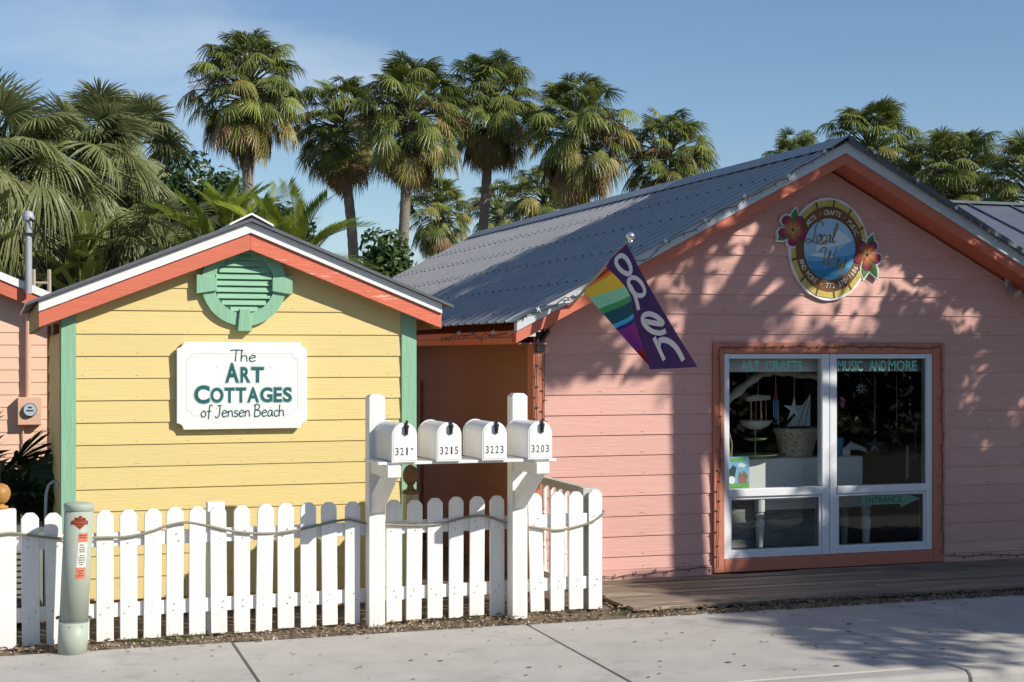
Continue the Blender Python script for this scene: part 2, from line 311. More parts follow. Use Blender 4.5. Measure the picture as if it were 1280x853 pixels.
class MB:
    def __init__(s): s.v = []; s.f = []; s.mi = []; s.cur = 0; s.sm = []; s.smooth = False
    def face(s, idx): s.f.append(tuple(idx)); s.mi.append(s.cur); s.sm.append(s.smooth)
    def add(s, vs, fs):
        b = len(s.v); s.v += [tuple(p) for p in vs]
        for f in fs: s.face([i + b for i in f])
    def box(s, x0, x1, y0, y1, z0, z1):
        s.add([(x0, y0, z0), (x1, y0, z0), (x1, y1, z0), (x0, y1, z0), (x0, y0, z1), (x1, y0, z1), (x1, y1, z1), (x0, y1, z1)],
              [(0, 3, 2, 1), (4, 5, 6, 7), (0, 1, 5, 4), (1, 2, 6, 5), (2, 3, 7, 6), (3, 0, 4, 7)])
    def prism(s, a, b):
        """loft between two polygons of the same length (lists of 3-D points)"""
        n = len(a); base = len(s.v); s.v += [tuple(p) for p in a] + [tuple(p) for p in b]
        s.face([base + i for i in range(n)][::-1]); s.face([base + n + i for i in range(n)])
        for i in range(n):
            j = (i + 1) % n
            s.face((base + i, base + j, base + n + j, base + n + i))
    def xz(s, poly, y0, y1):
        """polygon in x,z extruded from y0 (front) to y1"""
        s.prism([(x, y1, z) for x, z in poly], [(x, y0, z) for x, z in poly])
    def yz(s, poly, x0, x1):
        s.prism([(x0, y, z) for y, z in poly], [(x1, y, z) for y, z in poly])
    def tube(s, pts, rad, n=8, cap=True):
        pts = [Vector(p) for p in pts]; k = len(pts)
        rr = rad if isinstance(rad, (list, tuple)) else [rad] * k
        base = len(s.v); up = None
        for i, p in enumerate(pts):
            d = (pts[min(i + 1, k - 1)] - pts[max(i - 1, 0)])
            d = d.normalized() if d.length > 1e-9 else Vector((0, 0, 1))
            if up is None: up = Vector((0, 0, 1)) if abs(d.z) < 0.9 else Vector((1, 0, 0))
            a = d.cross(up).normalized(); b = a.cross(d).normalized(); up = b
            for j in range(n):
                t = 2 * math.pi * j / n
                s.v.append(tuple(p + rr[i] * (math.cos(t) * a + math.sin(t) * b)))
        for i in range(k - 1):
            for j in range(n):
                q = (j + 1) % n
                s.face((base + i * n + j, base + i * n + q, base + (i + 1) * n + q, base + (i + 1) * n + j))
        if cap:
            s.face([base + j for j in range(n)][::-1]); s.face([base + (k - 1) * n + j for j in range(n)])
    def lathe(s, prof, c, n=16):
        """profile (r, z) spun round the vertical axis at c"""
        base = len(s.v)
        for r, z in prof:
            for j in range(n):
                t = 2 * math.pi * j / n
                s.v.append((c[0] + r * math.cos(t), c[1] + r * math.sin(t), c[2] + z))
        for i in range(len(prof) - 1):
            for j in range(n):
                q = (j + 1) % n
                s.face((base + i * n + j, base + i * n + q, base + (i + 1) * n + q, base + (i + 1) * n + j))
        s.face([base + j for j in range(n)][::-1]); s.face([base + (len(prof) - 1) * n + j for j in range(n)])
    def ribbon(s, pts, w, y):
        """flat stroke of width w through x,z points at depth y, facing the street"""
        n = len(pts); base = len(s.v)
        for i, (x, z) in enumerate(pts):
            a = pts[max(i - 1, 0)]; b = pts[min(i + 1, n - 1)]
            dx, dz = b[0] - a[0], b[1] - a[1]; l = math.hypot(dx, dz) or 1
            nx, nz = -dz / l * w / 2, dx / l * w / 2
            s.v += [(x + nx, y, z + nz), (x - nx, y, z - nz)]
        for i in range(n - 1):
            s.face((base + 2 * i, base + 2 * i + 1, base + 2 * i + 3, base + 2 * i + 2))
    def mesh(s, name, mats):
        me = bpy.data.meshes.new(name); me.from_pydata(s.v, [], s.f); me.update()
        for m in (mats if isinstance(mats, (list, tuple)) else [mats]): me.materials.append(M[m] if isinstance(m, str) else m)
        me.polygons.foreach_set('material_index', s.mi)
        me.polygons.foreach_set('use_smooth', s.sm)
        return me
    def build(s, name, mats, parent=None, bevel=0.0, label=None, **k):
        me = s.mesh(name, mats)
        if bevel:
            bm = bmesh.new(); bm.from_mesh(me)
            bmesh.ops.recalc_face_normals(bm, faces=bm.faces)
            es = [e for e in bm.edges if len(e.link_faces) == 2 and e.calc_face_angle(0) > 0.5]
            bmesh.ops.bevel(bm, geom=es, offset=bevel, segments=1, affect='EDGES', clamp_overlap=True)
            bm.to_mesh(me); bm.free()
        else:
            bm = bmesh.new(); bm.from_mesh(me); bmesh.ops.recalc_face_normals(bm, faces=bm.faces); bm.to_mesh(me); bm.free()
        o = link_mesh(name, me, parent, **k)
        if label: o['label'] = label
        return o

def clip(poly, a, b, c):
    """keep the side a*x + b*z <= c of a polygon"""
    out = []
    for i in range(len(poly)):
        p, q = poly[i], poly[(i + 1) % len(poly)]
        dp, dq = a * p[0] + b * p[1] - c, a * q[0] + b * q[1] - c
        if dp <= 0: out.append(p)
        if dp * dq < 0:
            t = dp / (dp - dq); out.append((p[0] + t * (q[0] - p[0]), p[1] + t * (q[1] - p[1])))
    return out

def smooth_path(pts, per=6, closed=False):
    out = []; n = len(pts)
    V = [Vector(p) for p in pts]
    for i in range(n - 1):
        p0, p1, p2, p3 = V[max(i - 1, 0)], V[i], V[i + 1], V[min(i + 2, n - 1)]
        for k in range(per):
            t = k / per
            out.append(0.5 * ((2 * p1) + (p2 - p0) * t + (2 * p0 - 5 * p1 + 4 * p2 - p3) * t * t + (3 * p1 - p0 - 3 * p2 + p3) * t ** 3))
    out.append(V[-1])
    return [tuple(p) for p in out]

def copy_tree(o, parent=None):
    c = o.copy(); C.objects.link(c)
    if parent is not None: c.parent = parent
    for ch in o.children: copy_tree(ch, c)
    return c

# lettering -----------------------------------------------------
_gl = {}
def glyphs(text, bold=0.0):
    key = (text, bold)
    if key not in _gl:
        cu = bpy.data.curves.new('letters', 'FONT'); cu.body = text; cu.size = 1.0; cu.offset = bold; cu.resolution_u = 5
        ob = bpy.data.objects.new('letters', cu); C.objects.link(ob)
        dg = bpy.context.evaluated_depsgraph_get(); dg.update()
        me = ob.evaluated_get(dg).to_mesh()
        v = [(p.co.x, p.co.y) for p in me.vertices]; f = [tuple(p.vertices) for p in me.polygons]
        ob.evaluated_get(dg).to_mesh_clear()
        bpy.data.objects.remove(ob); bpy.data.curves.remove(cu)
        _gl[key] = (v, f)
    return _gl[key]

def text_fit(mb, text, x0, x1, z0, z1, y, bold=0.0):
    v, f = glyphs(text, bold)
    a0, a1 = min(p[0] for p in v), max(p[0] for p in v); b0, b1 = min(p[1] for p in v), max(p[1] for p in v)
    mb.add([(x0 + (p[0] - a0) / (a1 - a0) * (x1 - x0), y, z0 + (p[1] - b0) / (b1 - b0) * (z1 - z0)) for p in v], f)

def text_arc(mb, text, cx, cz, rx, rz, a_mid, span, size, y, outward=True, bold=0.012, wide=1.0):
    """letters set round an ellipse; a_mid in degrees, 90 is the top"""
    n = len(text)
    for i, ch in enumerate(text):
        if ch == ' ': continue
        t = (i + 0.5) / n - 0.5
        a = R(a_mid - t * span) if outward else R(a_mid + t * span)
        px, pz = cx + rx * math.cos(a), cz + rz * math.sin(a)
        rot = a - math.pi / 2 if outward else a + math.pi / 2
        v, f = glyphs(ch, bold)
        a0, a1 = min(p[0] for p in v), max(p[0] for p in v)
        cy = 0.36 if ch != '-' else 0.25
        c_, s_ = math.cos(rot), math.sin(rot)
        mb.add([(px + size * (((p[0] - (a0 + a1) / 2) * wide) * c_ - (p[1] - cy) * s_), y, pz + size * (((p[0] - (a0 + a1) / 2) * wide) * s_ + (p[1] - cy) * c_)) for p in v], f)

HAND = {  # hand lettering as pen strokes, x-height 0.5, cap height 1
 'T': (0.62, [[(0.0, 0.93), (0.3, 0.98), (0.78, 0.95)], [(0.38, 0.97), (0.33, 0.5), (0.30, 0.0)]]),
 'h': (0.50, [[(0.08, 0.98), (0.05, 0.4), (0.03, 0.0)], [(0.04, 0.3), (0.2, 0.5), (0.36, 0.44), (0.38, 0.2), (0.40, 0.0)]]),
 'e': (0.48, [[(0.05, 0.26), (0.25, 0.32), (0.40, 0.36), (0.36, 0.5), (0.2, 0.53), (0.05, 0.32), (0.08, 0.08), (0.22, 0.0), (0.42, 0.1)]]),
 'o': (0.48, [[(0.22, 0.5), (0.06, 0.36), (0.06, 0.1), (0.2, 0.0), (0.38, 0.14), (0.38, 0.38), (0.26, 0.52), (0.16, 0.48)]]),
 'f': (0.40, [[(0.44, 0.92), (0.34, 1.0), (0.24, 0.9), (0.18, 0.4), (0.13, -0.18)], [(0.02, 0.46), (0.36, 0.5)]]),
 'J': (0.52, [[(0.18, 0.92), (0.52, 0.97)], [(0.38, 0.96), (0.36, 0.4), (0.28, 0.05), (0.12, -0.06), (0.0, 0.06)]]),
 'n': (0.48, [[(0.05, 0.5), (0.04, 0.0)], [(0.05, 0.3), (0.2, 0.5), (0.34, 0.46), (0.38, 0.2), (0.40, 0.0)]]),
 's': (0.40, [[(0.34, 0.46), (0.2, 0.53), (0.07, 0.42), (0.18, 0.29), (0.32, 0.2), (0.28, 0.04), (0.14, 0.0), (0.02, 0.06)]]),
 'B': (0.62, [[(0.12, 0.98), (0.08, 0.4), (0.06, 0.0)], [(0.0, 0.92), (0.25, 1.02), (0.46, 0.9), (0.40, 0.66), (0.14, 0.54)],
              [(0.14, 0.54), (0.42, 0.5), (0.54, 0.28), (0.42, 0.05), (0.18, -0.02), (0.02, 0.02)]]),
 'a': (0.50, [[(0.38, 0.46), (0.22, 0.53), (0.06, 0.34), (0.06, 0.1), (0.18, 0.0), (0.32, 0.14), (0.39, 0.46)], [(0.39, 0.5), (0.37, 0.2), (0.44, 0.0)]]),
 'c': (0.42, [[(0.38, 0.42), (0.26, 0.52), (0.1, 0.42), (0.05, 0.2), (0.14, 0.02), (0.28, 0.0), (0.40, 0.1)]]),
 ' ': (0.26, []),
}
def hand(mb, text, x0, x1, z0, h, y, w):
    adv = sum(HAND[c][0] for c in text); k = (x1 - x0) / adv; x = 0.0
    for ch in text:
        a, strokes = HAND[ch]
        for st in strokes:
            pts = smooth_path([(px, pz, 0) for px, pz in st], 5)
            mb.ribbon([(x0 + (x + p[0]) * k, z0 + p[1] * h) for p in pts], w, y)
        x += a

# ============================================================ THE SETTING
def sheet(name, x0, x1, y0, y1, z, mat, nx=1, ny=1):
    mb = MB()
    for i in range(nx):
        for j in range(ny):
            a, b = x0 + (x1 - x0) * i / nx, x0 + (x1 - x0) * (i + 1) / nx
            c, d = y0 + (y1 - y0) * j / ny, y0 + (y1 - y0) * (j + 1) / ny
            mb.add([(a, c, z), (b, c, z), (b, d, z), (a, d, z)], [(0, 1, 2, 3)])
    return mb.build(name, mat)
tag(sheet('ground', -900, 900, -900, 900, -0.20, 'lawn'), kind='structure')
# raised yard behind the sidewalk (soil), the road in front of it
mb = MB(); mb.box(-40, 60, 10.66, 60, -0.19, -0.012)
tag(mb.build('yard', 'soil'), kind='structure')
mb = MB(); mb.box(-80, 90, -2.0, 8.16, -0.19, -0.135)
tag(mb.build('road', 'asphalt'), kind='structure')
side = MB(); side.box(-40, 60, 8.38, 10.64, -0.19, -0.05)
sidewalk = tag(side.build('sidewalk', 'soil'), kind='structure')
joints = [1.48 + 2.17 * k for k in range(-6, 12)]
for a, b in zip(joints[:-1], joints[1:]):
    s = MB(); t = rnd.uniform(-0.0025, 0.0025); g = 0.008
    s.prism([(a + g, 8.385, -0.045), (b - g, 8.385, -0.045), (b - g + 0.05, 10.65, -0.045), (a + g + 0.05, 10.65, -0.045)],
            [(a + g, 8.385, t), (b - g, 8.385, t + 0.002), (b - g + 0.05, 10.65, 0.002 - t), (a + g + 0.05, 10.65, t)])
    s.build('slab', 'concrete', sidewalk, bevel=0.006)
kerb_bed = MB(); kerb_bed.box(-40, 60, 8.20, 8.36, -0.185, -0.14)
kerb = tag(kerb_bed.build('kerb', 'soil'), kind='structure')
for a, b in zip(joints[:-1], joints[1:]):
    s = MB(); g = 0.006
    s.yz([(8.18, -0.138), (8.195, -0.03), (8.225, -0.004), (8.377, -0.002), (8.377, -0.138)], a + g, b - g)
    s.build('kerb_stone', 'kerb', kerb, bevel=0.01)

# ============================================================ PINK COTTAGE
PY = 12.36               # front wall face
PX0, PX1 = 4.367, 10.15  # side walls
PXC, PZA = 7.222, 3.818   # ridge line
SL = 0.518
pink = thing('pink_cottage', 'pink lap-sided cottage with coral rake boards and blue-grey metal roof', 'cottage', (7.26, 17.7, 0))
core = MB(); core.box(PX0 + 0.03, PX1 - 0.03, 16.2, 23.0, -0.012, 2.05)
core.build('back_room', 'room', pink)
def roof_z(x): return PZA - SL * abs(x - PXC)
def lap_board(poly, y_bot, y_top, back, zlo, zhi):
    m = MB()
    f = lambda z: y_bot + (y_top - y_bot) * (z - zlo) / (zhi - zlo)
    m.prism([(x, back, z) for x, z in poly], [(x, f(z), z) for x, z in poly])
    return m
rows = [0.115, 0.227]
while rows[-1] < 3.85: rows.append(rows[-1] + 0.1785)
WX0, WX1, WZ0, WZ1 = 6.062, 8.475, 0.045, 2.112
for zlo, zhi in zip(rows[:-1], rows[1:]):
    spans = [(PX0 + 0.088, PX1 - 0.09)]
    if zlo < WZ1 - 0.03:
        spans = [(PX0 + 0.088, WX0 - 0.002), (WX1 + 0.002, PX1 - 0.09)]
    if zlo < WZ1 < zhi: spans.append((WX0 - 0.001, WX1 + 0.001))
    for a, b in spans:
        cuts = [a, b]
        z_lo = WZ1 + 0.001 if zlo < WZ1 < zhi and a == WX0 - 0.001 else zlo
        if b - a > 3.7: cuts = [a, a + rnd.uniform(1.3, (b - a) - 1.3), b]
        for p, q in zip(cuts[:-1], cuts[1:]):
            poly = [(p + 0.001, z_lo), (q - 0.001, z_lo), (q - 0.001, zhi + 0.012), (p + 0.001, zhi + 0.012)]
            lim = PZA - 0.10
            poly = clip(poly, SL, 1, lim + SL * PXC); poly = clip(poly, -SL, 1, lim - SL * PXC)
            if len(poly) < 3 or max(z for x, z in poly) - zlo < 0.01: continue
            j = rnd.uniform(-0.002, 0.002)
            lap_board(poly, PY - 0.004 + j * 0.4, PY + 0.007 + j * 0.4, PY + 0.045, zlo, zhi + 0.012).build('siding_board', 'pink', pink)
# sheathing behind the boards, with a hole for the window
m = MB(); m.box(PX0 + 0.01, WX0 + 0.05, PY + 0.047, PY + 0.10, 0.03, 2.10); m.box(WX1 - 0.05, PX1 - 0.01, PY + 0.047, PY + 0.10, 0.03, 2.10)
m.xz([(PX0 + 0.01, 2.105), (PX1 - 0.01, 2.105), (PXC, PZA - 0.14)], PY + 0.047, PY + 0.10)
m.build('sheathing', 'room', pink)
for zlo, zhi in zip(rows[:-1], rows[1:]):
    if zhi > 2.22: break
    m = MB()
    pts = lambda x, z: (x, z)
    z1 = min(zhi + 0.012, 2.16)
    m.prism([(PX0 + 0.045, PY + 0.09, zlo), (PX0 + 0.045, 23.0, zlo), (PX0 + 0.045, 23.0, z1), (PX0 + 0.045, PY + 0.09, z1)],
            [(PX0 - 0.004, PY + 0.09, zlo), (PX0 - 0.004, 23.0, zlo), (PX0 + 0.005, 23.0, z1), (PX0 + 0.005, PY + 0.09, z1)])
    m.build('siding_board', 'pink_side_shaded', pink)
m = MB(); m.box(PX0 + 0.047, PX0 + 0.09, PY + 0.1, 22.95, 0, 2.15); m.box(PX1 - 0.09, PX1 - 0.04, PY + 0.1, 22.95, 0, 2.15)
m.box(PX0 + 0.1, PX1 - 0.1, 22.9, 22.98, 0, 2.15); m.build('frame_wall', 'pink_side_shaded', pink)
# skirt board and corner boards
m = MB(); m.box(PX0, WX0 - 0.003, PY - 0.014, PY + 0.03, 0.012, 0.112); m.build('skirt_board', 'pink', pink)
m = MB(); m.box(WX1 + 0.003, PX1, PY - 0.014, PY + 0.03, 0.012, 0.112); m.build('skirt_board', 'pink', pink)
m = MB(); m.box(PX0 - 0.016, PX0 + 0.086, PY - 0.018, PY + 0.04, 0.114, 2.16); m.build('corner_board', 'coral_trim', pink, bevel=0.003)
m = MB(); m.box(PX0 - 0.018, PX0 + 0.03, PY + 0.042, PY + 0.13, 0.02, 2.14); m.build('corner_board', 'coral_trim', pink, bevel=0.003)
m = MB(); m.box(PX1 - 0.088, PX1 + 0.016, PY - 0.018, PY + 0.04, 0.114, 2.16); m.build('corner_board', 'coral_trim', pink, bevel=0.003)
m = MB(); m.box(PX0 - 0.03, PX0 + 0.01, 16.0, 16.14, 0.02, 1.72); m.build('downpipe', 'pink_side_shaded', pink)

# roof: rake boards, trim, eave boards, ribbed sheets, ridge
RY = 12.03
XL, XR = 4.052, 2 * PXC - 4.052
roof = MB()
for sgn in (-1, 1):
    xe = XL if sgn < 0 else XR
    roof.prism([(PXC, RY + 0.05, PZA - 0.03), (xe + 0.02 * -sgn, RY + 0.05, roof_z(xe) - 0.03), (xe + 0.02 * -sgn, RY + 0.05, roof_z(xe) - 0.075), (PXC, RY + 0.05, PZA - 0.075)],
               [(PXC, 23.2, PZA - 0.03), (xe + 0.02 * -sgn, 23.2, roof_z(xe) - 0.03), (xe + 0.02 * -sgn, 23.2, roof_z(xe) - 0.075), (PXC, 23.2, PZA - 0.075)])
roof = roof.build('roof', 'coral', pink)
for sgn in (-1, 1):
    xe = (XL + 0.035) if sgn < 0 else (XR - 0.035)
    for nm, d0, d1, y0, mt in (('rake_board', 0.0, 0.098, RY, 'coral'), ('rake_trim', -0.10, -0.002, RY - 0.022, 'grey_trim')):
        m = MB()
        m.xz([(PXC, PZA - d0), (PXC, PZA - d1), (xe, roof_z(xe) - d1), (xe, roof_z(xe) - d0)], y0, RY + 0.05)
        m.build(nm, mt, roof, bevel=0.003)
m = MB(); m.box(XL + 0.036, XL + 0.062, RY + 0.06, 23.15, roof_z(XL) - 0.085, roof_z(XL) + 0.03); m.build('eave_board', 'coral', roof)
m = MB(); m.box(XR - 0.062, XR - 0.036, RY + 0.06, 23.15, roof_z(XR) - 0.085, roof_z(XR) + 0.03); m.build('eave_board', 'coral', roof)
m = MB(); m.box(XL + 0.064, PX0 + 0.02, RY + 0.06, 23.15, 2.09, 2.105); m.build('soffit', 'pink_side_shaded', roof)
def ribbed(y0, y1, xa, za, xb, zb, pitch, h, flat, sx):
    """roofing sheet with trapezoid ribs running down the slope, from ridge (xa,za) to eave (xb,zb)"""
    prof = []; n = max(1, round((y1 - y0) / pitch)); p = (y1 - y0) / n
    for i in range(n):
        a = y0 + i * p
        prof += [(a, 0), (a + p * flat, 0), (a + p * (flat + 0.06), h), (a + p * 0.94, h)]
    prof.append((y1, 0))
    m = MB(); L = math.hypot(xb - xa, zb - za); nx, nz = (zb - za) / L * -sx, abs(xb - xa) / L
    nx = sx * abs(zb - za) / L
    base = 0
    for (x, z) in ((xa, za), (xb, zb)):
        for y, k in prof: m.v.append((x + nx * k, y, z + nz * k))
    for (x, z) in ((xa, za), (xb, zb)):
        for y, k in prof: m.v.append((x + nx * (k - 0.004), y, z + nz * (k - 0.004)))
    q = len(prof)
    for i in range(q - 1):
        m.face((i, i + 1, q + i + 1, q + i)); m.face((2 * q + i, 3 * q + i, 3 * q + i + 1, 2 * q + i + 1))
        m.face((q + i, q + i + 1, 3 * q + i + 1, 3 * q + i)); m.face((i, 2 * q + i, 2 * q + i + 1, i + 1))
    return m
UP = 0.105
n_sheets = 12
for sgn in (-1, 1):
    xe = XL if sgn < 0 else XR
    for k in range(n_sheets):
        y0 = RY - 0.05 + k * (23.22 - RY + 0.05) / n_sheets; y1 = RY - 0.05 + (k + 1) * (23.22 - RY + 0.05) / n_sheets
        e = rnd.uniform(-0.012, 0.012)
        m = ribbed(y0, y1 + 0.01, PXC, PZA + UP - 0.002 * (k % 2), xe + e * sgn, roof_z(xe + e * sgn) + UP - 0.002 * (k % 2), 0.2325, 0.015, 0.74, sgn)
        m.build('roof_sheet', 'metal_roof', roof)
sc = MB()
for sgn in (-1, 1):
    xe = XL if sgn < 0 else XR
    for t in (0.04, 0.23, 0.42, 0.61, 0.80, 0.965):
        x = PXC + (xe - PXC) * t; z = roof_z(x) + UP + 0.022
        for k in range(48):
            y = RY - 0.05 + (k + 0.87) * 0.2325
            sc.box(x - 0.008, x + 0.008, y - 0.008, y + 0.008, z, z + 0.011)
tag(sc.build('roof_screws', 'screw', roof), kind='stuff')
m = MB()
for sgn in (-1, 1):
    xa = PXC + sgn * 0.17
    m.prism([(PXC, RY - 0.06, PZA + UP + 0.05), (xa, RY - 0.06, roof_z(xa) + UP + 0.028), (xa, RY - 0.06, roof_z(xa) + UP + 0.022), (PXC, RY - 0.06, PZA + UP + 0.04)],
            [(PXC, 23.24, PZA + UP + 0.05), (xa, 23.24, roof_z(xa) + UP + 0.028), (xa, 23.24, roof_z(xa) + UP + 0.022), (PXC, 23.24, PZA + UP + 0.04)])
m.build('ridge_cap', 'metal_roof', roof)
# dark drip edge along the right rake
m = MB(); m.xz([(PXC, PZA + UP + 0.05), (PXC, PZA + UP - 0.01), (XR, roof_z(XR) + UP - 0.01), (XR, roof_z(XR) + UP + 0.03)], RY - 0.075, RY - 0.055)
m.build('drip_edge', 'metal_dark', roof)

# window
win = MB()
TR = 0.104
win.box(WX0, WX0 + TR, PY - 0.035, PY + 0.06, WZ0, WZ1); win.box(WX1 - 0.128, WX1, PY - 0.035, PY + 0.06, WZ0, WZ1)
win.box(WX0 + TR + 0.001, WX1 - 0.129, PY - 0.034, PY + 0.06, WZ1 - 0.098, WZ1 - 0.001)
win.box(WX0 + TR + 0.001, WX1 - 0.129, PY - 0.037, PY + 0.06, WZ0 + 0.001, WZ0 + 0.118)
window = win.build('window', 'coral_trim', pink, bevel=0.004)
FX0, FX1, FZ0, FZ1 = WX0 + TR + 0.002, WX1 - 0.13, WZ0 + 0.12, WZ1 - 0.10
f = MB()
JW = 0.052
y0, y1 = PY - 0.022, PY + 0.07
f.box(FX0, FX0 + JW, y0, y1, FZ0, FZ1); f.box(FX1 - JW - 0.01, FX1, y0, y1, FZ0, FZ1)
MX0, MX1 = 7.168, 7.322
f.box(MX0, (MX0 + MX1) / 2 - 0.004, y0, y1, FZ0, FZ1); f.box((MX0 + MX1) / 2 + 0.004, MX1, y0 + 0.002, y1, FZ0, FZ1)
f.box((MX0 + MX1) / 2 - 0.005, (MX0 + MX1) / 2 + 0.005, y0 + 0.02, y1 - 0.01, FZ0 + 0.01, FZ1 - 0.01)
for a, b in ((FX0 + JW + 0.001, MX0 - 0.001), (MX1 + 0.001, FX1 - JW - 0.011)):
    f.box(a, b, y0 + 0.003, y1, FZ1 - 0.045, FZ1 - 0.001)
    f.box(a, b, y0 + 0.003, y1, FZ0 + 0.001, FZ0 + 0.048)
    f.box(a, b, y0 - 0.010, y1, 0.722, 0.790)
f.build('window_frame', 'vinyl', window, bevel=0.003)
panes = []
for a, b in ((FX0 + JW + 0.001, MX0 - 0.001), (MX1 + 0.001, FX1 - JW - 0.011)):
    s = MB(); w = 0.026; z0, z1 = FZ0 + 0.049, 0.721
    s.box(a, a + w, y0 + 0.012, y1 - 0.01, z0, z1); s.box(b - w, b, y0 + 0.012, y1 - 0.01, z0, z1)
    s.box(a + w, b - w, y0 + 0.0125, y1 - 0.01, z0, z0 + w); s.box(a + w, b - w, y0 + 0.0125, y1 - 0.01, z1 - w, z1)
    s.build('sash', 'vinyl', window, bevel=0.002)
    s = MB(); e = 0.008
    s.box(a + w, a + w + e, y0 + 0.02, y1 - 0.03, z0 + w, z1 - w); s.box(b - w - e, b - w, y0 + 0.02, y1 - 0.03, z0 + w, z1 - w)
    s.box(a + w + e, b - w - e, y0 + 0.02, y1 - 0.03, z0 + w, z0 + w + e); s.box(a + w + e, b - w - e, y0 + 0.02, y1 - 0.03, z1 - w - e, z1 - w)
    s.build('gasket', 'gasket', window)
    for p, q, r_, t in ((a, b, 0.791, FZ1 - 0.046), (a + w, b - w, z0 + w, z1 - w)):
        g = MB(); yy = y0 + 0.03
        g.add([(p, yy, r_), (q, yy, r_), (q, yy, t), (p, yy, t)], [(0, 1, 2, 3)])
        g.build('pane', 'glass', window)
# mint lettering on the glass
GY = y0 + 0.027
for txt, a, b in (('ART', 6.346, 6.538), ('CRAFTS', 6.596, 6.975), ('MUSIC', 7.345, 7.612), ('AND', 7.682, 7.862), ('MORE', 7.885, 8.190)):
    m = MB(); text_fit(m, txt, a, b, 1.852, 1.948, GY, 0.012); m.build('window_lettering', 'mint', window)
# the shop room behind the glass
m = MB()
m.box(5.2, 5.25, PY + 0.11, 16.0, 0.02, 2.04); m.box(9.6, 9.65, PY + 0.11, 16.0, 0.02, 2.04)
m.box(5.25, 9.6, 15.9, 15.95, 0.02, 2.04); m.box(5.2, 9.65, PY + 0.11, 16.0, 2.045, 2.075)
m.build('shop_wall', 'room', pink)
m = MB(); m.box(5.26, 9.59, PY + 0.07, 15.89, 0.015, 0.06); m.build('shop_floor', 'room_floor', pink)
m = MB(); m.box(6.20, 8.34, 12.50, 12.53, 1.845, 1.995); m.build('valance', 'white_box', pink)
m = MB(); m.box(6.20, 8.34, PY + 0.075, 12.60, 0.10, 0.18); m.build('inner_sill', 'white_box', pink)
m = MB(); m.box(6.20, 7.55, 12.84, 12.85, 0.19, 0.66); m.build('reflection_panel', 'grey_reflection', pink)  # streaked panel painted as the grey reflection in the lower left pane

# nail heads, painted over
M['pink_nail'] = surf('painted nail heads pink', (0.40, 0.22, 0.19), 0.6)
M['yellow_nail'] = surf('painted nail heads yellow', (0.46, 0.35, 0.14), 0.6)
nm_ = MB()
for zlo in rows[:-1]:
    x = PX0 + 0.2
    while x < PX1 - 0.1:
        z = zlo + 0.022; x += 0.40
        if (WX0 - 0.02 < x < WX1 + 0.02 and z < WZ1 + 0.02) or z > PZA - 0.16 - SL * abs(x - PXC): continue
        nm_.box(x + rnd.uniform(-0.02, 0.02), x + rnd.uniform(0.024, 0.029), PY - 0.0052, PY + 0.001, z, z + 0.006)
tag(nm_.build('nails', 'pink_nail', pink), kind='stuff')

# far cottage to the right, only its roof shows
nb = thing('neighbour_cottage', 'distant cottage showing only a blue-grey roof behind the right rake', 'cottage', (20, 25, 0))
m = MB(); m.box(15.6, 26, 22.6, 28, -0.01, 3.4); m.build('wall', 'wall_far', nb)
for k in range(12):
    m = MB(); a = 14.95 + k * 0.98; b = a + 0.97
    m.prism([(a, 20.9, 3.15), (b, 20.9, 3.15), (b, 25.3, 4.93), (a, 25.3, 4.93)], [(a, 20.9, 3.17), (b, 20.9, 3.17), (b, 25.3, 4.95), (a, 25.3, 4.95)])
    m.prism([(b - 0.03, 20.9, 3.17), (b + 0.01, 20.9, 3.17), (b + 0.01, 25.3, 4.95), (b - 0.03, 25.3, 4.95)], [(b - 0.025, 20.89, 3.21), (b + 0.005, 20.89, 3.21), (b + 0.005, 25.3, 4.99), (b - 0.025, 25.3, 4.99)])
    m.prism([(a, 25.31, 4.93), (b, 25.31, 4.93), (b, 29.5, 3.2), (a, 29.5, 3.2)], [(a, 25.31, 4.95), (b, 25.31, 4.95), (b, 29.5, 3.22), (a, 29.5, 3.22)])
    m.build('roof_sheet', 'far_roof_shaded', nb)
m = MB(); m.box(14.9, 26.8, 25.2, 25.42, 4.955, 5.005); m.build('ridge_cap', 'far_roof_shaded', nb)
m = MB(); m.box(14.9, 26.8, 20.86, 20.9, 3.0, 3.2); m.build('eave_board', 'coral', nb)

# ============================================================ YELLOW COTTAGE
YY = 12.0
YX0, YX1 = 0.436, 3.216
YXC = 1.845; YZA = 2.946; YS = 0.3975
yel = thing('yellow_cottage', 'small yellow lap-sided cottage with sea green corner boards behind the picket fence', 'cottage', (1.75, 12.9, 0))
def yz_(x): return YZA - YS * abs(x - YXC)
zr = [2.163 - 0.1697 * k for k in range(14)][::-1]; zr = [z for z in zr if z > 0.02]
zr = [z for z in zr] + [2.345, 2.52, 2.69, 2.86]
for zlo, zhi in zip(zr[:-1], zr[1:]):
    a, b = YX0 + 0.113, YX1 - 0.128
    poly = [(a, zlo), (b, zlo), (b, zhi + 0.012), (a, zhi + 0.012)]
    lim = YZA - 0.09
    poly = clip(poly, YS, 1, lim + YS * YXC); poly = clip(poly, -YS, 1, lim - YS * YXC)
    if len(poly) < 3: continue
    j = rnd.uniform(-0.0015, 0.0015)
    lap_board(poly, YY - 0.005 + j * 0.4, YY + 0.006 + j * 0.4, YY + 0.04, zlo, zhi + 0.012).build('siding_board', 'yellow', yel)
m = MB(); m.box(YX0 + 0.02, YX1 - 0.02, YY + 0.045, YY + 0.08, -0.01, 2.2); m.xz([(YX0 + 0.02, 2.205), (YX1 - 0.02, 2.205), (YXC, YZA - 0.12)], YY + 0.045, YY + 0.08)
m.build('sheathing', 'yellow_side', yel)
YB = 15.2
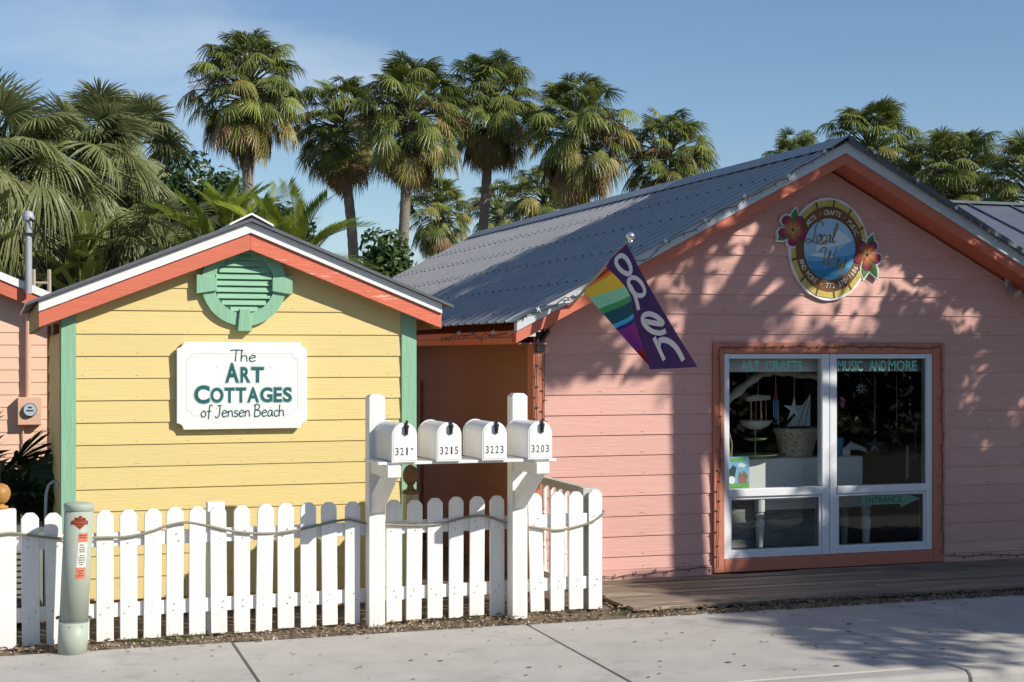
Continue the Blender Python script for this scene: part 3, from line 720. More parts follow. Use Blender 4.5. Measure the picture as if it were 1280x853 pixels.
for zlo, zhi in zip(zr[:-1], zr[1:]):
    if zhi > 2.34: break
    for xs, sg in ((YX0 + 0.012, -1), (YX1 - 0.012, 1)):
        m = MB()
        m.prism([(xs - sg * 0.03, YY + 0.10, zlo), (xs - sg * 0.03, YB, zlo), (xs - sg * 0.03, YB, zhi + 0.012), (xs - sg * 0.03, YY + 0.10, zhi + 0.012)],
                [(xs + sg * 0.012, YY + 0.10, zlo), (xs + sg * 0.012, YB, zlo), (xs - sg * 0.004, YB, zhi + 0.012), (xs - sg * 0.004, YY + 0.10, zhi + 0.012)])
        m.build('siding_board', 'yellow_side', yel)
m = MB(); m.box(YX0 + 0.045, YX1 - 0.045, YB - 0.05, YB, 0, 2.3); m.build('back_wall', 'yellow_side', yel)
for a, b in ((YX0, YX0 + 0.111), (YX1 - 0.126, YX1)):
    m = MB(); m.box(a, b, YY - 0.016, YY + 0.04, 0.0, yz_((a + b) / 2) - 0.08); m.build('corner_board', 'green', yel, bevel=0.003)
for xs in (YX0 - 0.008, YX1 - 0.03):
    m = MB(); m.box(xs, xs + 0.038, YY + 0.042, YY + 0.098, 0.0, 2.28); m.build('corner_board', 'yellow_side', yel, bevel=0.003)
for xs in (YX0 - 0.008, YX1 - 0.03):
    m = MB(); m.box(xs, xs + 0.038, YB - 0.02, YB + 0.09, 0.0, 2.28); m.build('corner_board', 'yellow_side', yel, bevel=0.003)
YR = 11.85
yxl, yxr = 0.271, 3.390
yroof = MB()
for sg, xe in ((-1, yxl + 0.02), (1, yxr - 0.02)):
    yroof.prism([(YXC, YR + 0.04, YZA - 0.02), (xe, YR + 0.04, yz_(xe) - 0.02), (xe, YR + 0.04, yz_(xe) - 0.05), (YXC, YR + 0.04, YZA - 0.05)],
                [(YXC, YB + 0.4, YZA - 0.02), (xe, YB + 0.4, yz_(xe) - 0.02), (xe, YB + 0.4, yz_(xe) - 0.05), (YXC, YB + 0.4, YZA - 0.05)])
yroof = yroof.build('roof', 'olive', yel)
for sg, xe, mt in ((-1, yxl, 'coral'), (1, yxr, 'coral_worn')):
    m = MB(); m.xz([(YXC, YZA), (YXC, YZA - 0.128), (xe, yz_(xe) - 0.128 + 0.012), (xe, yz_(xe))], YR, YR + 0.035)
    o = m.build('rake_board', mt, yroof, bevel=0.003)
    if sg > 0: o['label'] = 'right rake board with pale flaking coral paint'
    m = MB(); m.xz([(YXC, YZA + 0.088), (YXC, YZA + 0.002), (xe, yz_(xe) + 0.002), (xe, yz_(xe) + 0.082)], YR - 0.02, YR + 0.035)
    m.build('rake_trim', 'white_trim', yroof, bevel=0.003)
for xe, sg in ((yxl, -1), (yxr, 1)):      # bare rafter-end boards closing the eaves
    for k, (za, zb) in enumerate(((-0.118, -0.022), (-0.020, 0.075))):
        m = MB(); m.box(min(xe + 0.002 * sg, xe - 0.035 * sg), max(xe + 0.002 * sg, xe - 0.035 * sg), YR + 0.037, YB + 0.38, yz_(xe) + za, yz_(xe) + zb)
        m.build('eave_board', 'olive', yroof)
for sg, xe in ((-1, yxl - 0.085), (1, yxr + 0.085)):
    for k in range(4):
        y0_ = YR - 0.05 + k * 0.94
        m = ribbed(y0_, y0_ + 0.95, YXC, YZA + 0.108 - 0.002 * (k % 2), xe, yz_(xe) + 0.096 - 0.002 * (k % 2), 0.235, 0.014, 0.6, sg)
        m.build('roof_sheet', 'metal_roof', yroof)
    m = MB(); m.xz([(YXC, YZA + 0.116), (YXC, YZA + 0.089), (xe, yz_(xe) + 0.083), (xe, yz_(xe) + 0.105)], YR - 0.062, YR - 0.048)
    m.build('drip_edge', 'metal_dark', yroof)
m = MB()
for sg in (-1, 1):
    xa = YXC + sg * 0.17
    m.prism([(YXC, YR - 0.075, YZA + 0.155), (xa, YR - 0.075, yz_(xa) + 0.135), (xa, YR - 0.075, yz_(xa) + 0.118), (YXC, YR - 0.075, YZA + 0.138)],
            [(YXC, YB + 0.4, YZA + 0.155), (xa, YB + 0.4, yz_(xa) + 0.135), (xa, YB + 0.4, yz_(xa) + 0.118), (YXC, YB + 0.4, YZA + 0.138)])
m.build('ridge_cap', 'white_trim', yroof)
nm_ = MB()
for zlo in zr[:-1]:
    x = YX0 + 0.16
    while x < YX1 - 0.15:
        z = zlo + 0.020
        if z < YZA - 0.15 - YS * abs(x - YXC): nm_.box(x - 0.003, x + 0.003, YY - 0.0068, YY, z, z + 0.006)
        x += 0.40 + rnd.uniform(-0.01, 0.01)
tag(nm_.build('nails', 'yellow_nail', yel), kind='stuff')
# round louvred vent
VX, VZ, VO, VI = 1.815, 2.560, 0.333, 0.235
m = MB(); n = 48
for i in range(n):
    a, b = 2 * math.pi * i / n, 2 * math.pi * (i + 1) / n
    q = [(VX + r * math.cos(t), VZ + r * math.sin(t)) for r, t in ((VI, a), (VO, a), (VO, b), (VI, b))]
    m.prism([(x, YY - 0.002, z) for x, z in q], [(x, YY - 0.045, z) for x, z in q])
vent = m.build('vent', 'green', yel)
m = MB()
m.xz([(VX + 0.95 * VI * math.cos(2 * math.pi * i / 32) * 1.06, VZ + 1.0 * VI * math.sin(2 * math.pi * i / 32)) for i in range(32)], YY - 0.012, YY - 0.004)
m.build('back_plate', 'green_x', vent)
for k in range(9):
    zc = VZ + VI - 0.026 - k * 0.0505
    hw = math.sqrt(max(VI ** 2 - (zc - 0.014 - VZ) ** 2, 0.0)) - 0.002
    hw2 = math.sqrt(max(VI ** 2 - min((zc + 0.026 - VZ) ** 2, VI ** 2), 0.0)) - 0.002
    hw = max(min(hw, max(hw2, 0.05)), 0.05)
    m = MB(); m.yz([(YY - 0.040, zc - 0.022), (YY - 0.034, zc - 0.024), (YY - 0.012, zc + 0.016), (YY - 0.018, zc + 0.020)], VX - hw, VX + hw)
    m.build('slat', 'green_x', vent)
m = MB(); m.xz([(VX - 0.040, VZ - 0.20), (VX + 0.040, VZ - 0.20), (VX + 0.058, VZ - 0.375), (VX - 0.058, VZ - 0.375)], YY - 0.070, YY - 0.003); m.build('keystone', 'green', vent, bevel=0.004)
for sg in (-1, 1):
    m = MB(); m.xz([(VX + sg * 0.215, VZ + 0.045), (VX + sg * 0.215, VZ - 0.06), (VX + sg * 0.375, VZ - 0.085), (VX + sg * 0.375, VZ + 0.065)], YY - 0.070, YY - 0.003)
    m.build('keystone', 'green', vent, bevel=0.004)

# sign board
SX0, SX1, SZ0, SZ1 = 1.293, 2.307, 1.421, 2.101
SXm = (SX0 + SX1) / 2
asign = thing('wooden_sign', 'white notched-corner sign board with teal lettering on the yellow wall', 'sign', (SXm, YY, SZ0))
def notched(x0, x1, z0, z1, r, n=6):
    p = []
    for cx, cz, a0 in ((x0, z0, 90), (x1, z0, 180), (x1, z1, 270), (x0, z1, 360)):
        for i in range(n + 1):
            a = R(a0 - 90 * i / n); p.append((cx + r * math.cos(a), cz + r * math.sin(a)))
    return p
m = MB(); m.xz(notched(SX0, SX1, SZ0, SZ1, 0.050), YY - 0.058, YY - 0.016); m.build('board', 'sign_white', asign, bevel=0.003)
m = MB(); o_, i_ = notched(SX0 + 0.072, SX1 - 0.072, SZ0 + 0.105, SZ1 - 0.085, 0.045), notched(SX0 + 0.077, SX1 - 0.077, SZ0 + 0.110, SZ1 - 0.090, 0.045)
for k in range(len(o_)):
    q = (k + 1) % len(o_); m.add([(*o_[k], 0), (*o_[q], 0), (*i_[q], 0), (*i_[k], 0)], [(0, 1, 2, 3)])
m.v = [(x, YY - 0.0592, z) for x, z, _ in m.v]; m.build('border_line', 'sign_line', asign)
LY = YY - 0.0605
KX, KZ = (SX1 - SX0) / 0.967, (SZ1 - SZ0) / 0.654       # lettering laid out on the board
def lx(x): return SX0 + (x - 1.236) * KX
def lz(z): return SZ0 + (z - 1.440) * KZ
m = MB(); hand(m, 'The', lx(1.628), lx(1.822), lz(1.948), 0.092, LY, 0.009); m.build('lettering', 'teal_thin', asign)
def caps(lay, bold, off, mt, y):
    m = MB()
    for t, a, b, z0, z1 in lay: text_fit(m, t, lx(a - off), lx(b + off), lz(z0 - off), lz(z1 + off), y, bold)
    m.build('lettering', mt, asign)
art = [('A', 1.590, 1.690, 1.790, 1.936), ('R', 1.703, 1.775, 1.790, 1.906), ('T', 1.783, 1.876, 1.790, 1.906)]
cot = [('C', 1.363, 1.474, 1.634, 1.770)]
xs = 1.482
for ch, w in zip('OTTAGES', (0.098, 0.078, 0.080, 0.092, 0.096, 0.066, 0.070)):
    cot.append((ch, xs, xs + w - 0.005, 1.640, 1.752)); xs += w + 0.005
caps(art + cot, 0.040, 0.006, 'teal_edge', LY + 0.0008)
caps(art + cot, 0.034, 0.0, 'teal', LY)
m = MB(); hand(m, 'of Jensen Beach', lx(1.410), lx(2.035), lz(1.533), 0.094, LY, 0.009); m.build('lettering', 'teal_thin', asign)
sc = MB()
for x, z in ((lx(1.53), lz(1.905)), (lx(1.93), lz(1.907)), (lx(1.53), lz(1.60)), (lx(1.93), lz(1.60))): sc.box(x - 0.004, x + 0.004, LY - 0.001, LY + 0.002, z - 0.004, z + 0.004)
sc.build('screw', 'sign_line', asign)

# ============================================================ PEACH COTTAGE (far left)
pe = thing('peach_cottage', 'peach lap-sided cottage with coral rake at the far left behind', 'cottage', (-2, 22, 0))
PEY, PXc, PEZ, PES = 19.0, -2.2, 3.86, 0.42
def pz(x): return PEZ - PES * abs(x - PXc)
z = 0.05; k = 0
while z < 3.6:
    poly = clip([(-5.2, z), (0.9, z), (0.9, z + 0.16), (-5.2, z + 0.16)], PES, 1, PEZ - 0.1 + PES * PXc)
    poly = clip(poly, -PES, 1, PEZ - 0.1 - PES * PXc)
    if len(poly) > 2: lap_board(poly, PEY - 0.004, PEY + 0.006, PEY + 0.04, z, z + 0.16).build('siding_board', 'peach', pe)
    z += 0.148
m = MB(); m.box(-5.1, 0.85, PEY + 0.05, 25, -0.01, 2.5); m.build('wall', 'peach', pe)
prf = MB()
for xe in (-5.9, 1.35):
    prf.prism([(PXc, PEY - 0.2, PEZ + 0.02), (xe, PEY - 0.2, pz(xe) + 0.02), (xe, PEY - 0.2, pz(xe) - 0.03), (PXc, PEY - 0.2, PEZ - 0.03)],
              [(PXc, 25.4, PEZ + 0.02), (xe, 25.4, pz(xe) + 0.02), (xe, 25.4, pz(xe) - 0.03), (PXc, 25.4, PEZ - 0.03)])
prf = prf.build('roof', 'metal_roof', pe)
for xe in (-5.85, 1.3):
    m = MB(); m.xz([(PXc, PEZ - 0.055), (PXc, PEZ - 0.215), (xe, pz(xe) - 0.215), (xe, pz(xe) - 0.055)], PEY - 0.24, PEY - 0.2); m.build('rake_board', 'coral', prf)
    m = MB(); m.xz([(PXc, PEZ + 0.04), (PXc, PEZ - 0.053), (xe, pz(xe) - 0.053), (xe, pz(xe) + 0.04)], PEY - 0.26, PEY - 0.2); m.build('rake_trim', 'white_trim', prf)
# electric service: meter, conduit, mast through the roof
em = thing('electric_meter', 'peach electric meter box with conduit on the peach wall', 'meter', (0.32, PEY - 0.05, 1.15))
m = MB(); m.box(0.195, 0.47, PEY - 0.13, PEY - 0.006, 1.17, 1.50); m.build('meter_box', 'meter_box', em, bevel=0.008)
def disc_y(mb, cx, cz, r, y0, y1, n=24, rz=None):
    mb.xz([(cx + r * math.cos(2 * math.pi * i / n), cz + (rz or r) * math.sin(2 * math.pi * i / n)) for i in range(n)], y0, y1)
m = MB(); disc_y(m, 0.335, 1.352, 0.085, PEY - 0.155, PEY - 0.131); m.build('meter_ring', 'galv', em)
m = MB(); disc_y(m, 0.335, 1.352, 0.070, PEY - 0.185, PEY - 0.156); m.build('meter_dial', 'meter_face', em)
m = MB(); m.box(0.295, 0.375, PEY - 0.188, PEY - 0.1855, 1.335, 1.352); m.box(0.315, 0.355, PEY - 0.188, PEY - 0.1855, 1.372, 1.392); m.build('meter_print', 'print_black', em)
m = MB(); m.tube([(0.316, PEY - 0.06, 1.50), (0.316, PEY - 0.06, 2.60)], 0.036, 10); m.tube([(0.26, PEY - 0.03, 0.2), (0.26, PEY - 0.03, 1.17)], 0.012, 6); m.build('conduit', 'meter_box', em)
mast = thing('service_mast', 'grey conduit mast with rounded weatherhead above the peach roof', 'mast', (0.316, PEY - 0.29, 2.7))
m = MB(); m.tube([(0.316, PEY - 0.32, 2.72), (0.316, PEY - 0.32, 3.58)], 0.040, 12); m.build('pipe', 'mast', mast)
m = MB(); m.lathe([(0.042, 0), (0.065, 0.01), (0.068, 0.05), (0.05, 0.10), (0.02, 0.12)], (0.316, PEY - 0.32, 3.57), 14); m.build('weatherhead', 'mast', mast)
m = MB(); m.tube([(0.33, PEY - 0.38, 3.6), (0.40, PEY - 0.42, 3.55), (0.43, PEY - 0.36, 3.48), (0.40, PEY - 0.30, 3.42)], 0.010, 6); m.box(0.25, 0.40, PEY - 0.37, PEY - 0.35, 3.40, 3.43); m.build('cable', 'black', mast)
ld = thing('ladder', 'weathered wooden ladder top leaning beyond the peach roof', 'ladder', (0.50, 20.2, 2.4))
for dx in (0, 0.19):
    m = MB(); m.tube([(0.44 + dx, 20.0, 0.0), (0.44 + dx * 1.0 - 0.03, 20.5, 3.10)], 0.028, 6); m.build('rail', 'ladder', ld)
for zz in (2.65, 2.93):
    m = MB(); m.tube([(0.42, 20.0 + zz * 0.16, zz), (0.62, 20.0 + zz * 0.16, zz)], 0.016, 6); m.build('rung', 'ladder', ld)

# ============================================================ DECK, LITTER
deck = thing('boardwalk', 'weathered low plank boardwalk along the front of the pink cottage', 'boardwalk', (8, 11.8, 0))
yb = 12.345
for k in range(10):
    w = rnd.uniform(0.120, 0.14); x = 4.62 + rnd.uniform(0, 0.05)
    while x < 15:
        l = rnd.uniform(2.2, 3.8); t = rnd.uniform(-0.009, 0.009)
        m = MB(); m.box(x, x + l - 0.006, yb - w, yb, 0.006, 0.040 + t)
        m.build('plank', 'deck', deck, bevel=0.004); x += l
    yb -= w + 0.013
DF = yb
def fence_y(x): return 10.891 + 0.0451 * x
# leaf litter along fence foot and boardwalk edge
lm = MB()
def leaf(mb, x, y, z, s, tilt=0.5, ar=0.45):
    a = rnd.uniform(0, 6.28); e = Vector((math.cos(a), math.sin(a), rnd.uniform(-tilt, tilt) * 0.6)); f_ = Vector((-math.sin(a), math.cos(a), rnd.uniform(-tilt, tilt)))
    p = Vector((x, y, z)); c_ = rnd.uniform(0.1, 0.35) * s
    mb.add([p - e * s, p + f_ * s * ar + Vector((0, 0, c_)), p + e * s, p - f_ * s * ar + Vector((0, 0, c_))], [(0, 1, 2, 3)])
for k in range(6500):
    x = rnd.uniform(-1.5, 13)
    top = fence_y(x) + 0.25 if x < 4.6 else DF + 0.03
    d = rnd.random()
    y = 10.64 + (d ** 1.5) * (top - 10.64) + rnd.gauss(0, 0.02)
    dens = 0.5 + 0.5 * mnoise.noise((x * 1.7, y * 3, 0))
    if x > 4.6: dens *= 0.75
    if rnd.random() > 0.35 + dens: continue
    leaf(lm, x, y, 0.002 + rnd.uniform(0, 0.028), rnd.uniform(0.009, 0.032))
for k in range(150):
    leaf(lm, rnd.uniform(-0.5, 10), 10.64 - abs(rnd.gauss(0, 0.9)), 0.006, rnd.uniform(0.006, 0.02), 0.2)
for k in range(160):
    leaf(lm, rnd.uniform(4.6, 11), rnd.uniform(DF, 12.3), 0.046, rnd.uniform(0.008, 0.018), 0.2)
tag(lm.build('leaf_litter', 'deadleaf'), kind='stuff')
db = MB()
for k in range(110):
    x, y, s = rnd.uniform(-0.5, 8.5), rnd.uniform(8.4, 10.6), rnd.uniform(0.004, 0.012) * (1 if rnd.random() < 0.85 else 1.7); a = rnd.uniform(0, 3.14)
    n = 7; db.add([(x + s * rnd.uniform(0.7, 1.2) * math.cos(a + 6.283 * i / n) * 1.3, y + s * rnd.uniform(0.7, 1.2) * math.sin(a + 6.283 * i / n), 0.0062) for i in range(n)], [tuple(range(n))])
tag(db.build('pavement_debris', 'bark'), kind='stuff')
gm = MB()
for k in range(1500):
    x = rnd.uniform(-1.5, 12); top = fence_y(x) + 0.3 if x < 4.6 else DF
    y = rnd.uniform(10.62, top); s = rnd.uniform(0.005, 0.014)
    a = rnd.uniform(0, 3)
    c_, s_ = math.cos(a) * s, math.sin(a) * s
    gm.add([(x - c_, y - s_, -0.012), (x + s_, y - c_, -0.012), (x + c_, y + s_, -0.012), (x - s_, y + c_, -0.012), (x, y, s * 0.9 - 0.006)], [(0, 1, 4), (1, 2, 4), (2, 3, 4), (3, 0, 4)])
tag(gm.build('shell_gravel', surf('shell gravel', (0.48, 0.42, 0.35), 0.9, var=0.4, nscale=60)), kind='stuff')
wm = MB()
for cx in (0.95, 1.15, 1.30, 3.1, 3.5, 4.55, 5.0, 5.9, 6.4, 7.2):
    for k in range(26):
        x = cx + rnd.gauss(0, 0.09); y = (fence_y(x) - 0.06 if cx < 4.5 else 10.85) + rnd.gauss(0, 0.04); h = rnd.uniform(0.015, 0.055); a = rnd.uniform(0, 6.28); w = rnd.uniform(0.004, 0.009)
        dx, dy = math.cos(a), math.sin(a)
        wm.add([(x - dy * w, y + dx * w, 0), (x + dy * w, y - dx * w, 0), (x + dx * h * 0.8, y + dy * h * 0.8, h)], [(0, 1, 2)])
tag(wm.build('weeds', 'weed'), kind='stuff')

# ============================================================ PICKET FENCE
fence = thing('picket_fence', 'white picket fence with octagon-topped pickets along the sidewalk', 'fence', (2.2, 10.99, 0))
FA = math.atan(0.0451)
fence.rotation_euler = (0, 0, 0)
picks = [(0.2, .922), (0.36, .916), (0.525, .92), (0.691, .921), (0.852, .92), (1.011, .92), (1.168, .926), (1.325, .926), (1.481, .922), (1.644, .92), (1.801, .926), (1.964, .926), (2.13, .926), (2.29, .923), (2.458, .92), (2.78, .921), (2.932, .916), (3.099, .925), (3.265, .928), (3.432, .926), (3.598, .926), (3.765, .926), (3.93, .931), (4.095, .938), (4.254, .936), (4.418, .945)]
picks = [(0.2 - 0.164 * k, .92) for k in range(9, 0, -1)] + picks
def picket_mesh(h, w=0.117, t=0.020):
    m = MB(); a = w / 2; cch = 0.030
    m.xz([(-a, 0), (a, 0), (a, h - cch * 1.35), (a - 0.010, h - cch * 0.8), (a - cch, h - 0.004), (a - cch - 0.012, h), (-a + cch + 0.012, h), (-a + cch, h - 0.004), (-a + 0.010, h - cch * 0.8), (-a, h - cch * 1.35)], -t, 0)
    return m
bx, by = 2.2, 10.99
pmesh = [picket_mesh(0.905).mesh('picket', 'picket') for k in range(1)]
pm0 = picket_mesh(0.905); po = pm0.build('picket', 'picket', None, bevel=0.0025); pme = po.data; bpy.data.objects.remove(po)
for x, h in picks:
    if abs(x - 0.046) < 0.07: continue
    zb = 0.012 + rnd.uniform(-0.005, 0.01)
    o = link_mesh('picket', pme, fence, (x - bx, fence_y(x) - by + rnd.uniform(-0.003, 0.002), zb), local=True)
    o.scale = (rnd.uniform(0.97, 1.03), 1, (h - zb) / 0.905)
    o.rotation_euler = (rnd.gauss(0, 0.008), rnd.gauss(0, 0.010), FA + rnd.gauss(0, 0.025))
for z0 in (0.172, 0.665):
    for a, b in ((-1.4, 0.02), (0.09, 2.57), (2.60, 3.70), (3.72, 4.36)):
        m = MB(); m.box(a, b, 0, 0.036, z0, z0 + 0.098)
        m.v = [(x, fence_y(x) + 0.003 + y, z) for x, y, z in m.v]
        m.build('rail', 'rail_white', fence, bevel=0.003)
nl = MB()
for x, h in picks:
    for z in (0.20, 0.245, 0.69, 0.74):
        if abs(x - 0.046) > 0.07:
            dx = rnd.uniform(-0.03, 0.03); nl.box(x + dx - 0.003, x + dx + 0.003, fence_y(x) - 0.0245, fence_y(x) - 0.018, z - 0.003, z + 0.003)
tag(nl.build('nails', 'bark', fence), kind='stuff')
def post(mb, x, y, w, h, cap=0.02):
    a = w / 2
    mb.box(x - a, x + a, y, y + w, 0, h - cap)
    mb.prism([(x - a, y, h - cap + 0.0005), (x + a, y, h - cap + 0.0005), (x + a, y + w, h - cap + 0.0005), (x - a, y + w, h - cap + 0.0005)],
             [(x - a + cap, y + cap, h), (x + a - cap, y + cap, h), (x + a - cap, y + w - cap, h), (x - a + cap, y + w - cap, h)])
m = MB(); post(m, 0.046, fence_y(0.046) - 0.02, 0.118, 0.95, 0.012); m.build('post', 'picket', fence, bevel=0.003)
for x, h in ((1.468, 0.945), (4.40, 0.955)):
    m = MB(); m.box(x - 0.062, x + 0.062, fence_y(x) + 0.042, fence_y(x) + 0.13, 0, h); m.build('post', 'picket' if x < 3 else 'rail_grey', fence, bevel=0.003)
m = MB(); m.box(2.885, 2.985, fence_y(2.93) + 0.042, fence_y(2.93) + 0.14, 0, 0.955); m.build('post', 'post_tan', fence, bevel=0.003)

fin = thing('post_finial', 'round orange-brown wooden ball finial on the far left fence post', 'finial', (0.046, 10.94, 0.95))
m = MB(); m.smooth = True; c_ = (0.0, 10.935, 0.951)
m.lathe([(0.052, 0), (0.054, 0.018), (0.03, 0.024), (0.028, 0.034)], c_, 20); m.build('finial_base', 'finial_orange', fin)
m = MB(); m.smooth = True; m.lathe([(0.026, 0.035), (0.045, 0.045), (0.062, 0.07), (0.070, 0.10), (0.066, 0.13), (0.050, 0.158), (0.022, 0.172), (0.004, 0.175)], c_, 24); m.build('finial_ball', 'finial_orange', fin)
fin2 = thing('post_finial', 'dark brown carved pineapple finial behind the second mailbox from the left', 'finial', (2.935, 11.12, 0.956))
c_ = (2.935, 11.115, 0.956); m = MB(); m.smooth = True
m.lathe([(0.062, 0), (0.062, 0.022), (0.030, 0.034), (0.022, 0.06), (0.035, 0.075)], c_, 20); m.build('finial_base', 'finial_brown', fin2)
m = MB(); m.smooth = True; m.lathe([(0.033, 0.076), (0.052, 0.095), (0.060, 0.13), (0.056, 0.165), (0.040, 0.198), (0.018, 0.215), (0.004, 0.218)], c_, 24); m.build('finial_ball', 'finial_brown', fin2)

rope_pts = [(-1.4, .74), (-0.9, .79), (-0.45, .75), (0.0, .787), (0.103, .788), (0.259, .759), (0.39, .742), (0.683, .735), (0.846, .734), (1.01, .766), (1.104, .796), (1.243, .818), (1.389, .79), (1.571, .742), (1.744, .718), (1.918, .716), (2.095, .738), (2.243, .767), (2.405, .79), (2.515, .768), (2.637, .745), (2.76, .74), (2.946, .727), (3.135, .731), (3.307, .766), (3.487, .778), (3.649, .722), (3.761, .70), (3.92, .669), (4.08, .643), (4.242, .662), (4.385, .699), (4.478, .753)]
def rope_y(x):
    return fence_y(x) - 0.034
m = MB(); m.smooth = True
m.tube(smooth_path([(x, rope_y(x), z) for x, z in rope_pts] + [(4.50, fence_y(4.5) + 0.01, 0.77), (4.49, fence_y(4.5) + 0.06, 0.78)], 5), 0.0090, 8)
tag(m.build('rope', 'rope'), 'tan plastic rope draped along the front of the white pickets', 'rope')

rl = thing('porch_railing', 'old grey handrail with turned balusters running back from the fence end', 'railing', (4.40, 11.8, 0))
m = MB(); m.prism([(4.36, 11.22, 0.895), (4.43, 11.22, 0.895), (4.43, 11.22, 0.955), (4.36, 11.22, 0.955)], [(4.36, 12.30, 0.905), (4.43, 12.30, 0.905), (4.43, 12.30, 0.965), (4.36, 12.30, 0.965)]); m.build('handrail', 'rail_grey', rl, bevel=0.004)
m = MB(); m.box(4.37, 4.42, 11.22, 12.30, 0.12, 0.17); m.build('rail', 'rail_white', rl)
for k in range(6):
    y = 11.36 + k * 0.165; m = MB()
    m.lathe([(0.019, 0), (0.019, 0.16), (0.014, 0.19), (0.022, 0.21), (0.013, 0.24), (0.018, 0.32), (0.013, 0.46), (0.022, 0.49), (0.014, 0.51), (0.019, 0.54), (0.019, 0.727)], (4.395, y, 0.168), 10)
    m.build('baluster', 'picket', rl)

# ============================================================ MAILBOXES
for px, lab in ((2.622, 'tall white mailbox post with arm and brace, the left one under the four mailboxes'), (3.730, 'tall white mailbox post with arm and brace, the right one near the handrail')):
    t = thing('mailbox_post', lab, 'post', (px, 10.96, 0), 'mailbox posts')
    m = MB(); post(m, px, 10.885, 0.122, 1.71, 0.022); o = m.build('post', 'picket', t, bevel=0.004)
    m = MB(); m.box(px - 0.052, px + 0.052, 10.372, 10.883, 1.135, 1.222); m.build('arm', 'picket', t, bevel=0.006)
    m = MB(); m.yz([(10.884, 0.84), (10.884, 0.98), (10.60, 1.133), (10.43, 1.133)], px - 0.044, px + 0.044); m.build('brace', 'picket', t, bevel=0.004)
shelf = thing('mailbox_shelf', 'long white plank shelf carrying four mailboxes across two posts', 'shelf', (3.2, 10.65, 1.22))
for k, (a, b) in enumerate(((10.44, 10.575), (10.582, 10.72), (10.727, 10.865))):
    m = MB(); m.box(2.52, 3.86, a, b, 1.2235, 1.245); m.build('shelf_board', 'rail_white', shelf, bevel=0.003)
def mailbox(cx, number, label, body_mat, rot, z=1.2465):
    t = thing('mailbox', label, 'mailbox', (cx, 10.66, z), 'mailboxes on the shared shelf', (0, 0, rot))
    W, Hh, Y0, Y1 = 0.094, 0.275, -0.232, 0.238
    def arch(w, h, n=14, z0=0.004):
        return [(-w, z0), (w, z0)] + [(w * math.cos(math.pi * i / n), h - w + w * math.sin(math.pi * i / n)) for i in range(n + 1)]
    m = MB(); m.xz(arch(W - 0.004, Hh - 0.004), Y0, Y1); m.build('body', body_mat, t, local=True)
    m = MB(); m.xz(arch(W, Hh), Y1 - 0.02, Y1 + 0.008); m.build('back_rim', body_mat, t, local=True, bevel=0.002)
    m = MB(); m.xz(arch(W, Hh, z0=-0.006), Y0 - 0.016, Y0 - 0.001); o = m.build('door', 'tin', t, local=True, bevel=0.003)
    m = MB(); m.xz(arch(W - 0.011, Hh - 0.011, z0=0.006), Y0 - 0.0195, Y0 - 0.015); m.build('door_panel', 'tin', o, local=True, bevel=0.002)
    m = MB(); [text_fit(m, ch, -0.068 + 0.037 * i + (0.006 if ch == '1' else 0), -0.068 + 0.037 * i + (0.018 if ch == '1' else 0.024), 0.046, 0.100, Y0 - 0.0208, 0.008) for i, ch in enumerate(number)]; m.build('number', 'print_black', o, local=True)
    m = MB(); m.box(-0.076, 0.076, Y0 - 0.0202, Y0 - 0.0196, 0.036, 0.110); m.build('number_plate', 'sign_white', o, local=True)
    m = MB(); lx = 0.012; m.box(lx - 0.011, lx + 0.011, Y0 - 0.034, Y0 - 0.0198, Hh - 0.085, Hh - 0.030); m.box(lx - 0.015, lx + 0.015, Y0 - 0.042, Y0 + 0.02, Hh - 0.040, Hh - 0.016)
    m.box(lx - 0.008, lx + 0.008, Y0 - 0.05, Y0 - 0.030, Hh - 0.062, Hh - 0.022); m.tube([(lx, Y0 - 0.028, Hh - 0.02), (lx + 0.004, Y0 - 0.026, Hh + 0.016)], 0.010, 6)
    m.build('latch', 'black', t, local=True, bevel=0.002)
    return t
mailbox(2.699, '321', 'white mailbox reading 3211 with faded last digit, leftmost beside the yellow wall', 'tin_dirty', R(1.5))
mailbox(3.031, '3215', 'white mailbox reading 3215, second of the row from the left', 'tin', R(0.5))
mailbox(3.376, '3223', 'white mailbox reading 3223, second of the row from the right', 'tin', R(-0.5))
mailbox(3.719, '3203', 'white mailbox reading 3203, rightmost at the taller post', 'tin', R(0.8))
for ob in [o for o in C.objects if o.name.startswith('number') and o.type == 'MESH' and o.data.materials[0] == M['print_black']][:1]:
    mm = MB(); mm.xz([(0.050, 0.084), (0.062, 0.084), (0.062, 0.096), (0.050, 0.096)], -0.2535, -0.2525)
    mm.build('number', 'print_black', ob.parent, local=True)

# ============================================================ BOLLARD
bo = thing('cable_marker_post', 'leaning grey-green plastic utility marker post with red stickers', 'bollard', (0.460, 10.62, 0), None, (R(0.5), R(2.6), 0))
m = MB(); m.smooth = True; m.lathe([(0.097, -0.03), (0.098, 0.22)], (0, 0, 0), 32); m.build('base_sleeve', 'bollard', bo, local=True)
m = MB(); m.smooth = True; m.lathe([(0.0945, 0.20), (0.0945, 0.96)], (0, 0, 0), 32); body = m.build('body', 'bollard', bo, local=True)
m = MB(); m.smooth = True; m.lathe([(0.0955, 0.958), (0.100, 0.962), (0.1015, 0.992), (0.098, 1.001), (0.07, 1.010), (0.03, 1.014), (0.003, 1.015)], (0, 0, 0), 32); m.build('cap', 'bollard', bo, local=True)
m = MB(); m.lathe([(0.0985, 0.213), (0.0995, 0.216), (0.0985, 0.221)], (0, 0, 0), 32); m.build('seam', 'gasket', bo, local=True)
def curved(mb, pts2, r):   # x = arc length from the street-facing line, z; wraps flat print round the post
    return [(r * math.sin(x / r + 0.0), -r * math.cos(x / r), z) for x, z in pts2]
